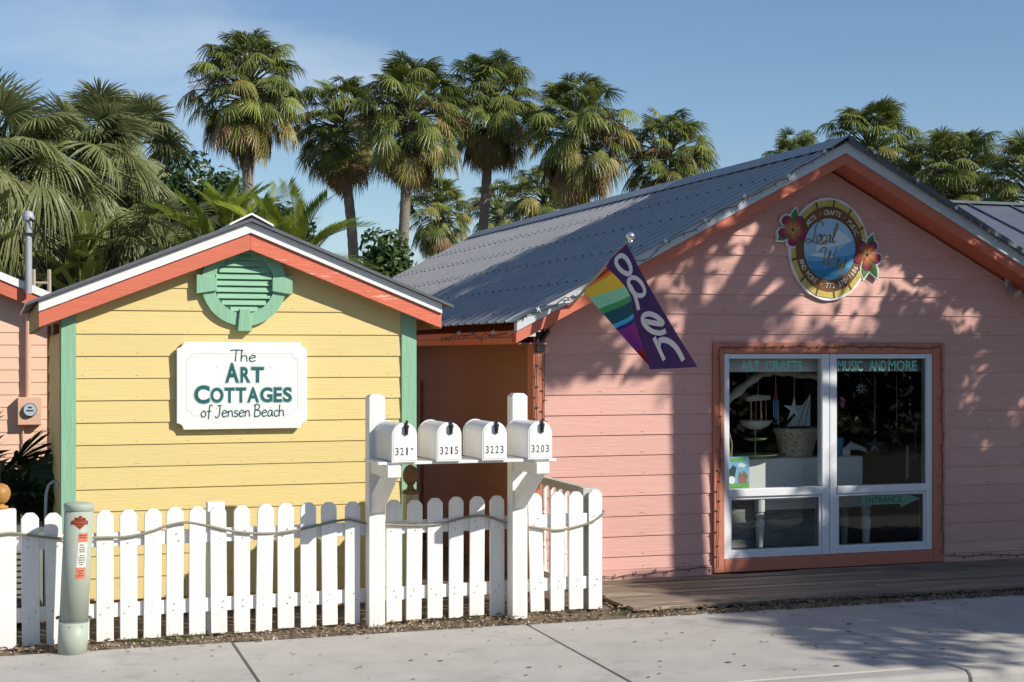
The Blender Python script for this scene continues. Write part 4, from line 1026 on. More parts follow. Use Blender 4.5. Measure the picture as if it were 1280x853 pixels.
def curved_rect(mb, x0, x1, z0, z1, r, skew=0.0, n=5):
    for i in range(n):
        a, b = x0 + (x1 - x0) * i / n, x0 + (x1 - x0) * (i + 1) / n
        mb.add(curved(mb, [(a + skew * z0, z0), (b + skew * z0, z0), (b + skew * z1, z1), (a + skew * z1, z1)], r), [(0, 1, 2, 3)])
for nm, z0, z1, mt in (('red_label', 0.755, 0.815, 'sticker_red'), ('white_label', 0.585, 0.754, 'sticker_white'), ('red_label', 0.510, 0.584, 'sticker_red')):
    m = MB(); curved_rect(m, -0.024, 0.042, z0, z1, 0.0958, 0.03); m.build(nm, mt, body, local=True)
m = MB()
for z, a, b in ((0.80, -0.018, 0.036), (0.785, -0.016, 0.03), (0.735, -0.010, 0.016), (0.718, -0.006, 0.028), (0.703, -0.012, 0.030), (0.690, -0.008, 0.026), (0.665, -0.004, 0.026), (0.650, -0.014, 0.030), (0.635, -0.010, 0.034), (0.62, -0.012, 0.028), (0.605, -0.004, 0.020), (0.562, -0.012, 0.03), (0.545, -0.006, 0.026), (0.53, -0.014, 0.032)):
    x = a
    while x < b:
        w = rnd.uniform(0.005, 0.012); curved_rect(m, x, min(x + w, b), z - 0.0035, z + 0.0035, 0.0964, 0.03, 1); x += w + 0.003
m.build('fine_print', 'print_black', body, local=True)
def shield(k):
    return [(-0.034 * k, 0.030 * k), (-0.014 * k, 0.030 * k), (-0.008 * k, 0.040 * k), (0.0, 0.043 * k), (0.008 * k, 0.040 * k), (0.014 * k, 0.030 * k), (0.034 * k, 0.030 * k), (0.036 * k, 0.004), (0.028 * k, -0.018 * k), (0.0, -0.042 * k), (-0.028 * k, -0.018 * k), (-0.036 * k, 0.004)]
for nm, k, r_, mt in (('emblem_outline', 1.10, 0.0962, 'emblem_lt'), ('emblem', 1.0, 0.0967, 'emblem')):
    m = MB(); pts = shield(k)
    top = [(x, z) for x, z in pts]
    c0 = curved(m, [(0.006 + 0, 0.885)], r_)
    ring = curved(m, [(x + 0.006, z + 0.885) for x, z in pts], r_)
    m.add(c0 + ring, [(0, 1 + i, 1 + (i + 1) % len(ring)) for i in range(len(ring))])
    m.build(nm, mt, body, local=True)
for nm, x0, x1, z0, z1, r_, mt in (('emblem_bar', -0.050, 0.062, 0.872, 0.899, 0.0971, 'emblem_lt'), ('emblem_bar', -0.047, 0.059, 0.875, 0.896, 0.0975, 'emblem')):
    m = MB(); curved_rect(m, x0, x1, z0, z1, r_); m.build(nm, mt, body, local=True)
m = MB(); x = -0.040
for k in range(9):
    curved_rect(m, x, x + 0.007, 0.880, 0.891, 0.0979, 0, 1); x += 0.0105
for z, n in ((0.912, 3), (0.862, 4)):
    for k in range(n): curved_rect(m, 0.006 - n * 0.0055 + k * 0.011, 0.006 - n * 0.0055 + k * 0.011 + 0.007, z - 0.004, z + 0.004, 0.0979, 0, 1)
m.build('emblem_print', 'emblem_lt', body, local=True)
for s_ in (-1, 1):
    m = MB(); m.tube([(0.098 * s_, 0, 0.24), (0.112 * s_, -0.01, 0.235)], 0.012, 8); m.build('bolt', 'gasket', bo, local=True)
m = MB()
for a in (-0.9, -0.3, 0.5): m.tube([(0.099 * math.sin(a), -0.097 * math.cos(a), 0.19), (0.101 * math.sin(a), -0.101 * math.cos(a), 0.19)], 0.004, 6)
m.build('rivet', 'gasket', bo, local=True)

# bits beside the yellow cottage
t = thing('hose_pipe', 'thin grey bent standpipe at the left side of the yellow cottage', 'pipe', (0.33, 12.14, 0))
m = MB(); m.tube(smooth_path([(0.33, 12.14, 0), (0.33, 12.14, 0.80), (0.345, 12.14, 0.98), (0.385, 12.14, 1.03), (0.42, 12.14, 1.02)], 5), 0.011, 8); m.build('pipe', 'mast', t)
m = MB(); m.tube([(0.42, 12.14, 1.02), (0.425, 12.14, 0.98)], 0.018, 8); m.build('tap', 'galv', t)
t = thing('air_conditioner', 'low grey-green louvred air conditioner behind the left pickets', 'air conditioner', (-0.1, 12.2, 0))
m = MB(); m.box(-0.55, 0.30, 11.75, 12.5, 0.02, 0.66); m.build('case', 'ac', t, bevel=0.02)
m = MB(); m.box(-0.57, 0.32, 11.73, 12.52, 0.662, 0.69); m.build('lid', 'ac', t, bevel=0.008)
for k in range(13):
    m = MB(); z = 0.08 + k * 0.043; m.yz([(11.725, z), (11.749, z + 0.028), (11.749, z + 0.020), (11.725, z - 0.006)], -0.52, 0.27); m.build('louvre', 'ac', t)

# ============================================================ OVAL SHOP SIGN
QX, QZ = 7.235, 2.975
os_ = thing('shop_sign', 'oval bamboo-rimmed shop sign with two painted flowers under the pink gable', 'sign', (QX, PY, QZ))
Y_ = PY - 0.030
def wobble(a, r): return r * (1 + 0.012 * abs(math.sin(a * 6.5)))
m = MB(); m.xz([(QX + wobble(2 * math.pi * i / 60, 0.415) * math.cos(2 * math.pi * i / 60), QZ + wobble(2 * math.pi * i / 60, 0.470) * math.sin(2 * math.pi * i / 60)) for i in range(60)], Y_, PY - 0.004)
backing = m.build('backing', 'sign_white', os_)
NB = 13
for k in range(NB):
    a0, a1 = 2 * math.pi * (k + 0.04) / NB, 2 * math.pi * (k + 0.96) / NB
    n = 5; outer, inner = [], []
    for i in range(n + 1):
        a = a0 + (a1 - a0) * i / n; bul = 1 + 0.022 * (2 * abs(i / n - 0.5)) ** 2
        outer.append((QX + 0.394 * bul * math.cos(a), QZ + 0.447 * bul * math.sin(a))); inner.append((QX + 0.335 * math.cos(a), QZ + 0.372 * math.sin(a)))
    m = MB()
    for i in range(n): m.prism([(x, Y_ + 0.002, z) for x, z in (outer[i], outer[i + 1], inner[i + 1], inner[i])], [(x, Y_ - 0.006, z) for x, z in (outer[i], outer[i + 1], inner[i + 1], inner[i])])
    m.build('bamboo_segment', 'bamboo', os_)
    a = 2 * math.pi * k / NB; m = MB(); da = 0.022
    m.prism([(QX + r1 * math.cos(t_), Y_, QZ + r2 * math.sin(t_)) for r1, r2, t_ in ((0.336, 0.373, a - da), (0.400, 0.452, a - da), (0.400, 0.452, a + da), (0.336, 0.373, a + da))],
            [(QX + r1 * math.cos(t_), Y_ - 0.0075, QZ + r2 * math.sin(t_)) for r1, r2, t_ in ((0.336, 0.373, a - da), (0.400, 0.452, a - da), (0.400, 0.452, a + da), (0.336, 0.373, a + da))])
    m.build('bamboo_joint', 'bamboo_dark', os_)
def ell(rx, rz, n=64, cx=QX, cz=QZ): return [(cx + rx * math.cos(2 * math.pi * i / n), cz + rz * math.sin(2 * math.pi * i / n)) for i in range(n)]
m = MB(); m.xz(ell(0.352, 0.393), Y_ - 0.0085, Y_ + 0.001); m.build('text_band', 'band_brown', os_)
m = MB(); m.xz(ell(0.276, 0.290), Y_ - 0.0095, Y_ + 0.001); m.build('disc_rim', 'bamboo_dark', os_)
m = MB(); m.xz(ell(0.268, 0.282), Y_ - 0.0105, Y_ + 0.001); disc = m.build('seascape', 's_sky', os_)
def band(name, mt, fn_lo, fn_hi, yy, rx=0.266, rz=0.280, n=48):
    """part of the disc between two curves z=fn(x)"""
    m = MB(); up, lo = [], []
    for i in range(n + 1):
        x = -rx + 2 * rx * i / n; e = rz * math.sqrt(max(0, 1 - (x / rx) ** 2))
        h, l = max(min(fn_hi(x), e), -e), max(min(fn_lo(x), e), -e)
        up.append((x, max(h, l))); lo.append((x, l))
    for i in range(n):
        if up[i][1] - lo[i][1] < 1e-4 and up[i + 1][1] - lo[i + 1][1] < 1e-4: continue
        m.add([(QX + x, yy, QZ + z) for x, z in (lo[i], lo[i + 1], up[i + 1], up[i])], [(0, 1, 2, 3)])
    m.build(name, mt, disc)
band('cloud', 's_cloud', lambda x: 0.02 + 0.25 * (x - 0.02), lambda x: 0.13 + 0.5 * x - 1.2 * max(0, x - 0.1) if x > -0.14 else -1, Y_ - 0.0112)
band('wave', 's_wave1', lambda x: -1, lambda x: -0.05 - 0.02 * math.sin(x * 16) if x < 0.02 else -0.05 + 0.62 * (x - 0.02), Y_ - 0.0116)
band('wave', 's_cloud', lambda x: -0.085 - 0.1 * x, lambda x: -0.055 - 0.02 * math.sin(x * 16) if x < 0.05 else -0.2, Y_ - 0.0119)
band('wave', 's_wave2', lambda x: -1, lambda x: -0.10 + 0.015 * math.sin(x * 18 + 1) + 0.3 * max(0, x), Y_ - 0.0122)
band('wave', 's_wave3', lambda x: -1, lambda x: -0.175 + 0.015 * math.sin(x * 15), Y_ - 0.0126)
SY = Y_ - 0.0128
m = MB()
text_arc(m, 'ARTS - CRAFTS - MUSIC', QX, QZ, 0.312, 0.338, 82, 116, 0.066, SY, True, 0.015, 0.82)
text_arc(m, 'AND MORE - 772-370-1686', QX, QZ, 0.312, 0.336, -95, 136, 0.066, SY, False, 0.015, 0.82)
m.build('lettering', 'cream', os_)
def script(mb, strokes, ox, oz, k, w, y):
    for st in strokes:
        mb.ribbon([(ox + p[0] * k, oz + p[1] * k) for p in smooth_path([(a + 0.22 * b, b, 0) for a, b in st], 7)], w, y)
m = MB()
script(m, [[(0.60, 0.80), (0.52, 1.0), (0.36, 1.02), (0.22, 0.78), (0.22, 0.35), (0.20, 0.08), (0.02, -0.04), (-0.18, 0.0), (-0.16, 0.14), (0.06, 0.10), (0.30, -0.02), (0.65, -0.10), (1.0, -0.05)],
           [(0.56, 0.34), (0.42, 0.30), (0.40, 0.10), (0.50, 0.0), (0.60, 0.10), (0.60, 0.30), (0.52, 0.36), (0.66, 0.28)],
           [(0.88, 0.32), (0.78, 0.36), (0.68, 0.20), (0.72, 0.0), (0.84, 0.02), (0.92, 0.12)],
           [(1.14, 0.32), (1.04, 0.36), (0.94, 0.18), (0.98, 0.0), (1.08, 0.06), (1.16, 0.34), (1.14, 0.08), (1.20, 0.0), (1.28, 0.10)],
           [(1.28, 0.12), (1.42, 0.70), (1.40, 0.92), (1.32, 0.86), (1.28, 0.30), (1.32, 0.02), (1.40, 0.0), (1.46, 0.08)]], QX - 0.215, QZ + 0.062, 0.185, 0.0125, SY - 0.0004)
script(m, [[(0.0, 0.62), (0.08, 0.82), (0.26, 0.86), (0.30, 0.60), (0.30, 0.05), (0.48, 0.42), (0.56, 0.72), (0.56, 0.30), (0.58, 0.04), (0.78, 0.46), (0.86, 0.90)],
           [(1.06, 0.32), (0.96, 0.36), (0.86, 0.18), (0.90, 0.0), (1.0, 0.06), (1.08, 0.34), (1.06, 0.08), (1.12, 0.0), (1.20, 0.10)],
           [(1.20, 0.34), (1.20, 0.08), (1.28, 0.0), (1.40, 0.14), (1.46, 0.34), (1.42, 0.0), (1.34, -0.30), (1.22, -0.36), (1.20, -0.24), (1.40, -0.02), (1.52, 0.10)]], QX - 0.135, QZ - 0.160, 0.20, 0.0125, SY - 0.0004)
m.build('script_lettering', 'gold_script', os_)
def petal_poly(r, w, n=12):
    out = []
    for i in range(n):
        t = 2 * math.pi * i / n; x = r * 0.54 + r * 0.46 * math.cos(t); z = w * math.sin(t) * (0.75 + 0.35 * math.cos(t))
        out.append((x, z))
    return out
for fx, fz, lv in ((-0.385, 0.165, ((80, 0.20, 0.02), (212, 0.18, 0.0))), (0.392, -0.045, ((72, 0.20, 0.015), (-62, 0.235, 0.01), (-98, 0.22, 0.0)))):
    fl = MB(); disc_y(fl, QX + fx, QZ + fz, 0.035, Y_ - 0.0125, Y_ + 0.002, 16)
    fl = fl.build('flower', 'band_brown', os_)
    for ang, ln, _ in lv:
        for nm, grow, mt, ya in (('leaf_edge', 0.016, 'sign_white', -0.002), ('leaf', 0.0, 's_green', -0.0075)):
            m = MB(); pts = [(0.02, 0), (ln * 0.45, 0.040 + grow), (ln * 0.75, 0.032 + grow), (ln + grow * 1.6, 0), (ln * 0.75, -0.032 - grow), (ln * 0.45, -0.040 - grow)]
            ca, sa = math.cos(R(ang)), math.sin(R(ang))
            m.xz([(QX + fx + x * ca - z * sa, QZ + fz + x * sa + z * ca) for x, z in pts], Y_ + ya - 0.006, PY - 0.006 if grow else Y_ + 0.0)
            m.build(nm, mt, os_)
    for k in range(5):
        a = R(90 + 72 * k + 36); ca, sa = math.cos(a), math.sin(a)
        for nm, r_, w_, y0_, y1_, mt in (('petal_edge', 0.168, 0.076, Y_ - 0.007, PY - 0.006, 'sign_white'), ('petal', 0.150, 0.060, Y_ - 0.0155 - 0.0006 * k, Y_ - 0.008, 'petal_print')):
            m = MB(); m.xz([(x * ca - z * sa, x * sa + z * ca) for x, z in petal_poly(r_, w_)], y0_, y1_)
            m.build(nm, mt, fl, loc=(QX + fx, 0, QZ + fz))
    m = MB(); disc_y(m, QX + fx, QZ + fz, 0.010, Y_ - 0.0225, Y_ - 0.0188, 10); m.build('flower_heart', 'bamboo_dark', fl)

# ============================================================ OPEN FLAG
flg = thing('open_flag', 'rainbow and purple open flag hanging from the pole on the pink cottage corner', 'flag', (4.83, 11.4, 2.0))
B0, B1 = Vector((4.43, 12.35, 2.145)), Vector((4.846, 11.378, 2.947))
pole = thing('flag_pole', 'pale wooden flagpole with silver ball tip angled from the pink corner', 'flagpole', tuple(B0))
m = MB(); m.smooth = True; m.tube([B0 + (B1 - B0) * t for t in (0.02, 0.5, 0.985)], [0.014, 0.0135, 0.013], 10); m.build('shaft', 'pole_wood', pole)
m = MB(); m.smooth = True; m.lathe([(0.012, -0.04), (0.022, -0.035), (0.022, -0.022), (0.016, -0.018), (0.028, -0.008), (0.036, 0.012), (0.036, 0.024), (0.026, 0.042), (0.010, 0.050), (0.002, 0.051)], tuple(B1), 16); m.build('ball_tip', 'chrome', pole)
m = MB(); m.box(4.372, 4.452, 12.318, 12.342, 2.03, 2.20); m.tube([(4.415, 12.33, 2.12), tuple(B0 + (B1 - B0) * 0.09)], 0.022, 8); m.build('bracket', 'bracket', pole, bevel=0.003)
def pts_at(edge, t):
    n = len(edge) - 1; i = min(int(t * n), n - 1); f_ = t * n - i
    return edge[i].lerp(edge[i + 1], f_)
V = Vector
# plane of the flag: u along its width from fold to fly, points in world space
TOP, MID, LOW = V((4.832, 11.412, 2.905)), V((4.736, 11.641, 2.739)), V((4.630, 11.895, 2.544))
BL, BRt = V((4.929, 11.181, 1.917)), V((5.133, 10.695, 1.907))
F1, F2, F3 = V((4.843, 11.387, 2.513)), V((4.877, 11.304, 2.252)), V((4.942, 11.149, 1.885))
fold = smooth_path([MID, F1, F2, F3], 8); fold = [V(p) for p in fold]
hoist = [V(p) for p in smooth_path([LOW, V((4.735, 11.645, 2.33)), V((4.83, 11.42, 2.13)), BL], 8)]
fly = [V(p) for p in smooth_path([TOP, V((4.925, 11.19, 2.56)), V((5.035, 10.93, 2.20)), BRt], 8)]
nrm = V((1.05, 0.44, 0)).normalized()
nrm = -nrm if nrm.y > 0 else nrm
def ruled(e0, e1, s, t, amp, ph):
    p = pts_at(e0, t).lerp(pts_at(e1, t), s)
    return p + nrm * amp * math.sin(s * 5.0 + t * 2.2 + ph) * (0.3 + t)
stripes = [('f_red', (0, 0), (0.0, .085)), ('f_orange', (0.0, .085), (.022, .12)), ('f_yellow', (.022, .12), (.13, .27)), ('f_mint', (.13, .27), (.26, .37)), ('f_green', (.26, .37), (.32, .43)), ('f_teal', (.32, .43), (.47, .56)),
           ('f_blue', (.47, .56), (.52, .60)), ('f_navy', (.52, .60), (.555, .635)), ('f_magenta', (.555, .635), (.80, .82)), ('f_red', (.80, .82), (1.0, 1.0))]
for mt, (h0, g0), (h1, g1) in stripes:
    m = MB(); n = 6; k = 4; m.smooth = True
    def sp(s, th, tf):
        t = th + (tf - th) * s
        return pts_at(hoist, th).lerp(pts_at(fold, tf), s) + nrm * 0.022 * math.sin(s * 5.0 + t * 2.2 + 0.6) * (0.3 + t)
    vs = [sp(i / n, h0 + (h1 - h0) * j / k, g0 + (g1 - g0) * j / k) for j in range(k + 1) for i in range(n + 1)]
    m.add(vs, [(j * (n + 1) + i, j * (n + 1) + i + 1, (j + 1) * (n + 1) + i + 1, (j + 1) * (n + 1) + i) for j in range(k) for i in range(n)])
    m.build('stripe', mt, flg)
def pur(s, t, lift=0.0): return ruled(fold, fly, s, t, 0.016, -0.5) + nrm * (0.012 + lift)
m = MB(); m.smooth = True; n, k = 10, 24
vs = [pur(i / n, j / k) for j in range(k + 1) for i in range(n + 1)]
m.add(vs, [(j * (n + 1) + i, j * (n + 1) + i + 1, (j + 1) * (n + 1) + i + 1, (j + 1) * (n + 1) + i) for j in range(k) for i in range(n)])
purple = m.build('purple_panel', 'purple', flg)
# letters o p e n run down the panel; each is drawn in (s across, t down) panel space
def letter(strokes, t0, t1, s0, s1, w):
    m = MB()
    for st in strokes:
        pts = smooth_path([(a, b, 0) for a, b in st], 7)
        n = len(pts); L_, R_ = [], []
        P = [(s0 + (s1 - s0) * a, t1 + (t0 - t1) * b) for a, b, _ in pts]
        W = [pur(a, b, 0.003) for a, b in P]
        for i in range(n):
            d = (W[min(i + 1, n - 1)] - W[max(i - 1, 0)]).normalized(); q = d.cross(nrm).normalized()
            L_.append(W[i] + q * w / 2); R_.append(W[i] - q * w / 2)
        base = len(m.v); m.v += [tuple(p) for pr in zip(L_, R_) for p in pr]
        for i in range(n - 1): m.face((base + 2 * i, base + 2 * i + 1, base + 2 * i + 3, base + 2 * i + 2))
    m.build('letter', 'flag_white', purple)
circ = [(0.5 + 0.5 * math.sin(2 * math.pi * i / 10), 0.5 + 0.5 * math.cos(2 * math.pi * i / 10)) for i in range(11)]
letter([circ], 0.05, 0.21, 0.34, 0.76, 0.040)
letter([[(x, 0.40 + 0.60 * z) for x, z in circ], [(0.10, 0.80), (0.06, 0.4), (0.0, -0.10)]], 0.24, 0.505, 0.22, 0.76, 0.038)
letter([[(0.10, 0.52), (0.94, 0.52), (0.86, 0.84), (0.5, 0.98), (0.14, 0.82), (0.02, 0.45), (0.2, 0.08), (0.55, 0.0), (0.92, 0.16)]], 0.555, 0.715, 0.24, 0.76, 0.042)
letter([[(0.06, 1.0), (0.06, 0.0)], [(0.06, 0.55), (0.3, 0.90), (0.7, 0.92), (0.94, 0.6), (0.94, 0.0)]], 0.755, 0.915, 0.32, 0.78, 0.047)

# ============================================================ STRING LIGHTS
def lights(label, path, step, blen=0.030, r=0.0035, wob=0.006, parent=None, drop=None, clips=0):
    t = thing('string_lights', label, 'string lights', path[0], 'strings of small lights on the pink cottage')
    pts = []; cum = []
    P = [V(p) for p in path]
    for a, b in zip(P[:-1], P[1:]):
        n = max(2, int((b - a).length / 0.09))
        for i in range(n): pts.append(a.lerp(b, i / n))
    pts.append(P[-1])
    q = [p + V((rnd.gauss(0, wob * 0.6), -abs(rnd.gauss(0, wob * 0.4)), rnd.gauss(0, wob))) for p in pts]
    q = [V(p) for p in smooth_path(q, 2)]
    m = MB(); m.tube(q, r, 5); m.build('wire', 'wire', t)
    bm_ = MB(); dist = 0; last = 0; side_ = 1
    for a, b in zip(q[:-1], q[1:]):
        dist += (b - a).length
        if dist - last > step:
            last = dist; side_ = -side_
            d = (b - a).normalized(); s_ = d.cross(V((0, -1, 0))).normalized() * side_
            if drop: s_ = V((rnd.gauss(0, 0.3), -0.3, -1)).normalized()
            bm_.tube([b, b + s_ * blen * 0.6, b + s_ * blen], [0.0075, 0.0065, 0.003], 6)
    tag(bm_.build('bulb', 'bulb', t), kind='stuff')
    if clips:
        for k in range(clips):
            cm = MB(); c_ = q[int((k + 0.5) / clips * (len(q) - 1))] + V((0, -0.012, 0.02))
            for j in range(5):
                a = 2 * math.pi * j / 5 + 0.3
                cm.tube([c_, c_ + V((0.024 * math.cos(a), -0.004, 0.024 * math.sin(a)))], [0.008, 0.003], 5)
            cm.build('clip', 'clip', t)
wy = PY - 0.046
lights('dark string lights stapled round the coral window trim', [(WX0 + 0.03, wy, 0.10), (WX0 + 0.055, wy, 1.2), (WX0 + 0.05, wy, WZ1 - 0.045), (7.3, wy, WZ1 - 0.035), (WX1 - 0.05, wy, WZ1 - 0.045), (WX1 - 0.04, wy, 1.1), (WX1 - 0.035, wy, 0.12)], 0.085)
lights('dark string lights running down the pink cottage corner board', [(PX0 + 0.01, PY - 0.03, 2.05), (PX0 + 0.012, PY - 0.03, 1.05), (PX0 + 0.03, PY - 0.03, 0.85), (PX0 + 0.078, PY - 0.03, 1.1), (PX0 + 0.080, PY - 0.03, 2.03)], 0.085, wob=0.004)
lights('dark string lights along the skirt board left of the window', [(4.40, PY - 0.024, 0.06), (5.0, PY - 0.03, 0.055), (5.6, PY - 0.03, 0.085), (WX0 - 0.02, PY - 0.03, 0.10)], 0.085)
lights('dark string lights along the skirt board right of the window', [(WX1 + 0.01, PY - 0.03, 0.10), (9.2, PY - 0.03, 0.075), (10.1, PY - 0.03, 0.08)], 0.06)
lights('string lights with star clips along the left roof edge', [(XL + 0.03, RY - 0.04, roof_z(XL) + 0.09), (XL + 0.8, RY - 0.04, roof_z(XL + 0.8) + 0.05), (XL + 1.8, RY - 0.04, roof_z(XL + 1.8) + 0.07), (PXC - 0.05, RY - 0.08, PZA + 0.10)], 0.11, wob=0.016, drop=True, clips=8)
lights('string lights with star clips along the right roof edge', [(PXC + 0.05, RY - 0.09, PZA + 0.12), (PXC + 1.0, RY - 0.09, roof_z(PXC + 1.0) + 0.08), (PXC + 2.6, RY - 0.09, roof_z(PXC + 2.6) + 0.08)], 0.10, wob=0.014, drop=True, clips=6)
lights('short tangle of string lights hanging at the left eave', [(XL + 0.02, 12.02, 2.19), (XL - 0.0, 12.5, 2.165), (XL + 0.02, 13.0, 2.18), (XL + 0.0, 14.2, 2.17)], 0.10, wob=0.025, drop=True, clips=2)

t = thing('spotlight', 'small grey floodlight fixed to the pink wall near the right rake', 'light', (9.20, PY, 2.63))
m = MB(); m.box(9.17, 9.23, PY - 0.03, PY - 0.004, 2.65, 2.73); m.build('mount', 'grey_trim', t)
m = MB(); m.tube([(9.20, PY - 0.03, 2.69), (9.20, PY - 0.06, 2.64), (9.22, PY - 0.13, 2.58)], [0.022, 0.032, 0.052], 12); m.build('lamp_head', 'galv', t)

# ============================================================ THINGS IN THE SHOP WINDOW
t = thing('entrance_arrow', 'mint arrow sign reading ENTRANCE in the lower right pane', 'sign', (8.0, GY, 0.62))
m = MB(); m.xz([(7.60, 0.603), (8.02, 0.603), (8.02, 0.57), (8.235, 0.648), (8.02, 0.712), (8.02, 0.688), (7.60, 0.688)], GY + 0.006, GY + 0.010); m.build('arrow', 'mint', t)
m = MB(); text_fit(m, 'ENTRANCE', 7.64, 8.03, 0.620, 0.672, GY + 0.0048, 0.005); m.build('lettering', 'teal', t)
t = thing('table', 'white table with turned legs seen through the lower panes', 'table', (7.3, 12.95, 0.06))
m = MB(); m.box(6.42, 8.05, 12.70, 13.25, 0.675, 0.705); m.build('tabletop', 'white_box', t)
m = MB(); m.box(6.72, 7.93, 12.76, 12.79, 0.545, 0.674); m.build('apron', 'white_box', t)
for x in (6.76, 7.90):
    for y in (12.78, 13.18):
        m = MB(); m.lathe([(0.022, 0), (0.030, 0.05), (0.036, 0.20), (0.048, 0.36), (0.030, 0.40), (0.050, 0.43), (0.034, 0.455), (0.05, 0.47), (0.05, 0.612)], (x, y, 0.062), 14); m.build('leg', 'white_box', t)
m = MB(); m.box(6.56, 7.84, 12.74, 13.10, 0.707, 1.030)
tag(m.build('display_box', 'white_box', bevel=0.004), 'plain white display box on the table behind the glass', 'display box')
t = thing('travel_poster', 'small blue and brown picture card in the left lower corner of the window', 'poster', (6.35, 12.5, 0.8))
m = MB(); m.box(6.245, 6.475, 12.445, 12.452, 0.79, 1.075); m.build('card', 'poster_sky', t)
for nm, pl, mt in (('foreground', [(6.247, 0.792), (6.473, 0.792), (6.473, 0.84), (6.38, 0.83), (6.247, 0.845)], 'poster_green'), ('cliffs', [(6.37, 0.831), (6.45, 0.838), (6.46, 0.90), (6.42, 0.95), (6.40, 0.905), (6.385, 0.94), (6.36, 0.90)], 'poster_brown'),
                   ('title_band', [(6.29, 1.03), (6.43, 1.035), (6.44, 1.066), (6.28, 1.06)], 'poster_green'), ('figure', [(6.26, 0.846), (6.32, 0.845), (6.335, 0.93), (6.345, 0.975), (6.31, 1.0), (6.275, 0.96)], 'poster_dark'), ('cloud', [(6.36, 0.985), (6.42, 0.975), (6.45, 1.0), (6.40, 1.02), (6.36, 1.01)], 's_cloud'), ('badge', ell(0.036, 0.036, 14, 6.295, 0.865), 'sign_white')):
    m = MB(); yy = {'figure': 12.442, 'badge': 12.4405}.get(nm, 12.4435); m.add([(x, yy, z) for x, z in pl], [tuple(range(len(pl)))]); m.build(nm, mt, t)
m = MB(); m.smooth = True
m.tube(smooth_path([(6.34, 12.72, 1.54), (6.50, 12.72, 1.66), (6.72, 12.74, 1.81), (6.90, 12.76, 1.845), (7.10, 12.76, 1.83), (7.36, 12.74, 1.80)], 6), [0.040 + 0.008 * math.sin(i * 1.3) for i in range(31)], 10)
tag(m.build('driftwood_branch', 'driftwood'), 'bleached driftwood branch hung across the top of the left pane', 'driftwood')
def hang(name, label, cat, x, y, z, ztop=1.84): 
    t = thing(name, label, cat, (x, y, z)); m = MB(); m.tube([(x, y, z), (x, y, ztop)], 0.0022, 4); m.build('cord', 'clip', t); return t
t = hang('wind_chime', 'driftwood wind chime with brown rods above the tiered stand', 'wind chime', 6.72, 12.74, 1.61)
m = MB(); m.tube([(6.60, 12.74, 1.585), (6.70, 12.74, 1.60), (6.84, 12.74, 1.60)], [0.020, 0.032, 0.022], 8); m.build('chime_bar', 'driftwood', t)
for k in range(4):
    m = MB(); x = 6.645 + k * 0.052; m.tube([(x, 12.74, 1.58), (x + 0.004, 12.74, 1.36 + 0.01 * k)], 0.008, 6); m.build('rod', 'terracotta' if k % 2 else 'twine', t)
t = hang('wind_chime', 'brown and turquoise bead wind chime left of the starfish', 'wind chime', 6.905, 12.74, 1.72)
m = MB(); m.tube([(6.905, 12.74, 1.72), (6.905, 12.74, 1.58)], [0.012, 0.020], 8); m.build('chime_head', 'terracotta', t)
for k in range(3):
    m = MB(); x = 6.885 + k * 0.022; m.tube([(x, 12.74, 1.58), (x, 12.74, 1.42 - 0.03 * k)], 0.006, 6); m.build('rod', 'blue_pot', t)
def star(cx, cz, r, r2, y0, y1, n=5, rot=90):
    return [(cx + (r if i % 2 == 0 else r2) * math.cos(R(rot + 180 * i / n)), cz + (r if i % 2 == 0 else r2) * math.sin(R(rot + 180 * i / n))) for i in range(2 * n)]
def starmesh(cx, cz, r, r2, y, t):
    m = MB(); pts = star(cx, cz, r, r2, 0, 0)
    m.add([(x, y, z) for x, z in pts] + [(cx, y - t, cz), (cx, y + t, cz)], [(i, (i + 1) % 10, 10) for i in range(10)] + [((i + 1) % 10, i, 11) for i in range(10)])
    return m
t = hang('starfish', 'pale starfish ornament hanging in the left pane', 'starfish', 7.09, 12.72, 1.60)
starmesh(7.09, 1.49, 0.125, 0.040, 12.72, 0.022).build('starfish_body', 'starfish', t)
t = thing('tiered_stand', 'three-tier stand of pale bowls on the white box', 'tiered stand', (6.745, 12.84, 1.03))
m = MB(); m.tube([(6.745, 12.84, 1.032), (6.745, 12.84, 1.46)], 0.006, 6); m.build('stem', 'galv', t)
for nm, z, r_, h, mt in (('bowl', 1.30, 0.165, 0.085, 'ceramic'), ('bowl', 1.19, 0.13, 0.03, 'green_cer'), ('plate', 1.034, 0.23, 0.035, 'green_cer')):
    m = MB(); m.smooth = True; m.lathe([(r_ * 0.35, 0), (r_ * 0.75, h * 0.4), (r_, h), (r_ * 0.94, h), (r_ * 0.6, h * 0.45), (0.01, h * 0.2)], (6.745, 12.84, z), 24); m.build(nm, mt, t)
t = thing('planter', 'cream pebbled planter bowl on the white box in the left pane', 'planter', (7.19, 12.86, 1.03))
m = MB(); m.smooth = True; m.lathe([(0.145, 0), (0.16, 0.05), (0.195, 0.2), (0.225, 0.25), (0.225, 0.275), (0.20, 0.275), (0.19, 0.20), (0.01, 0.18)], (7.19, 12.86, 1.032), 28); m.build('pot', 'stone_pot', t)
t = thing('model_sailboat', 'small model boat with white sail behind the pebbled planter', 'model boat', (7.32, 13.0, 1.3))
m = MB(); m.xz([(7.17, 1.315), (7.42, 1.315), (7.42, 1.62)], 13.0, 13.006); m.build('sail', 'sign_white', t)
m = MB(); m.yz([(12.96, 1.27), (13.04, 1.27), (13.06, 1.31), (12.94, 1.31)], 7.12, 7.46); m.build('hull', 'terracotta', t)
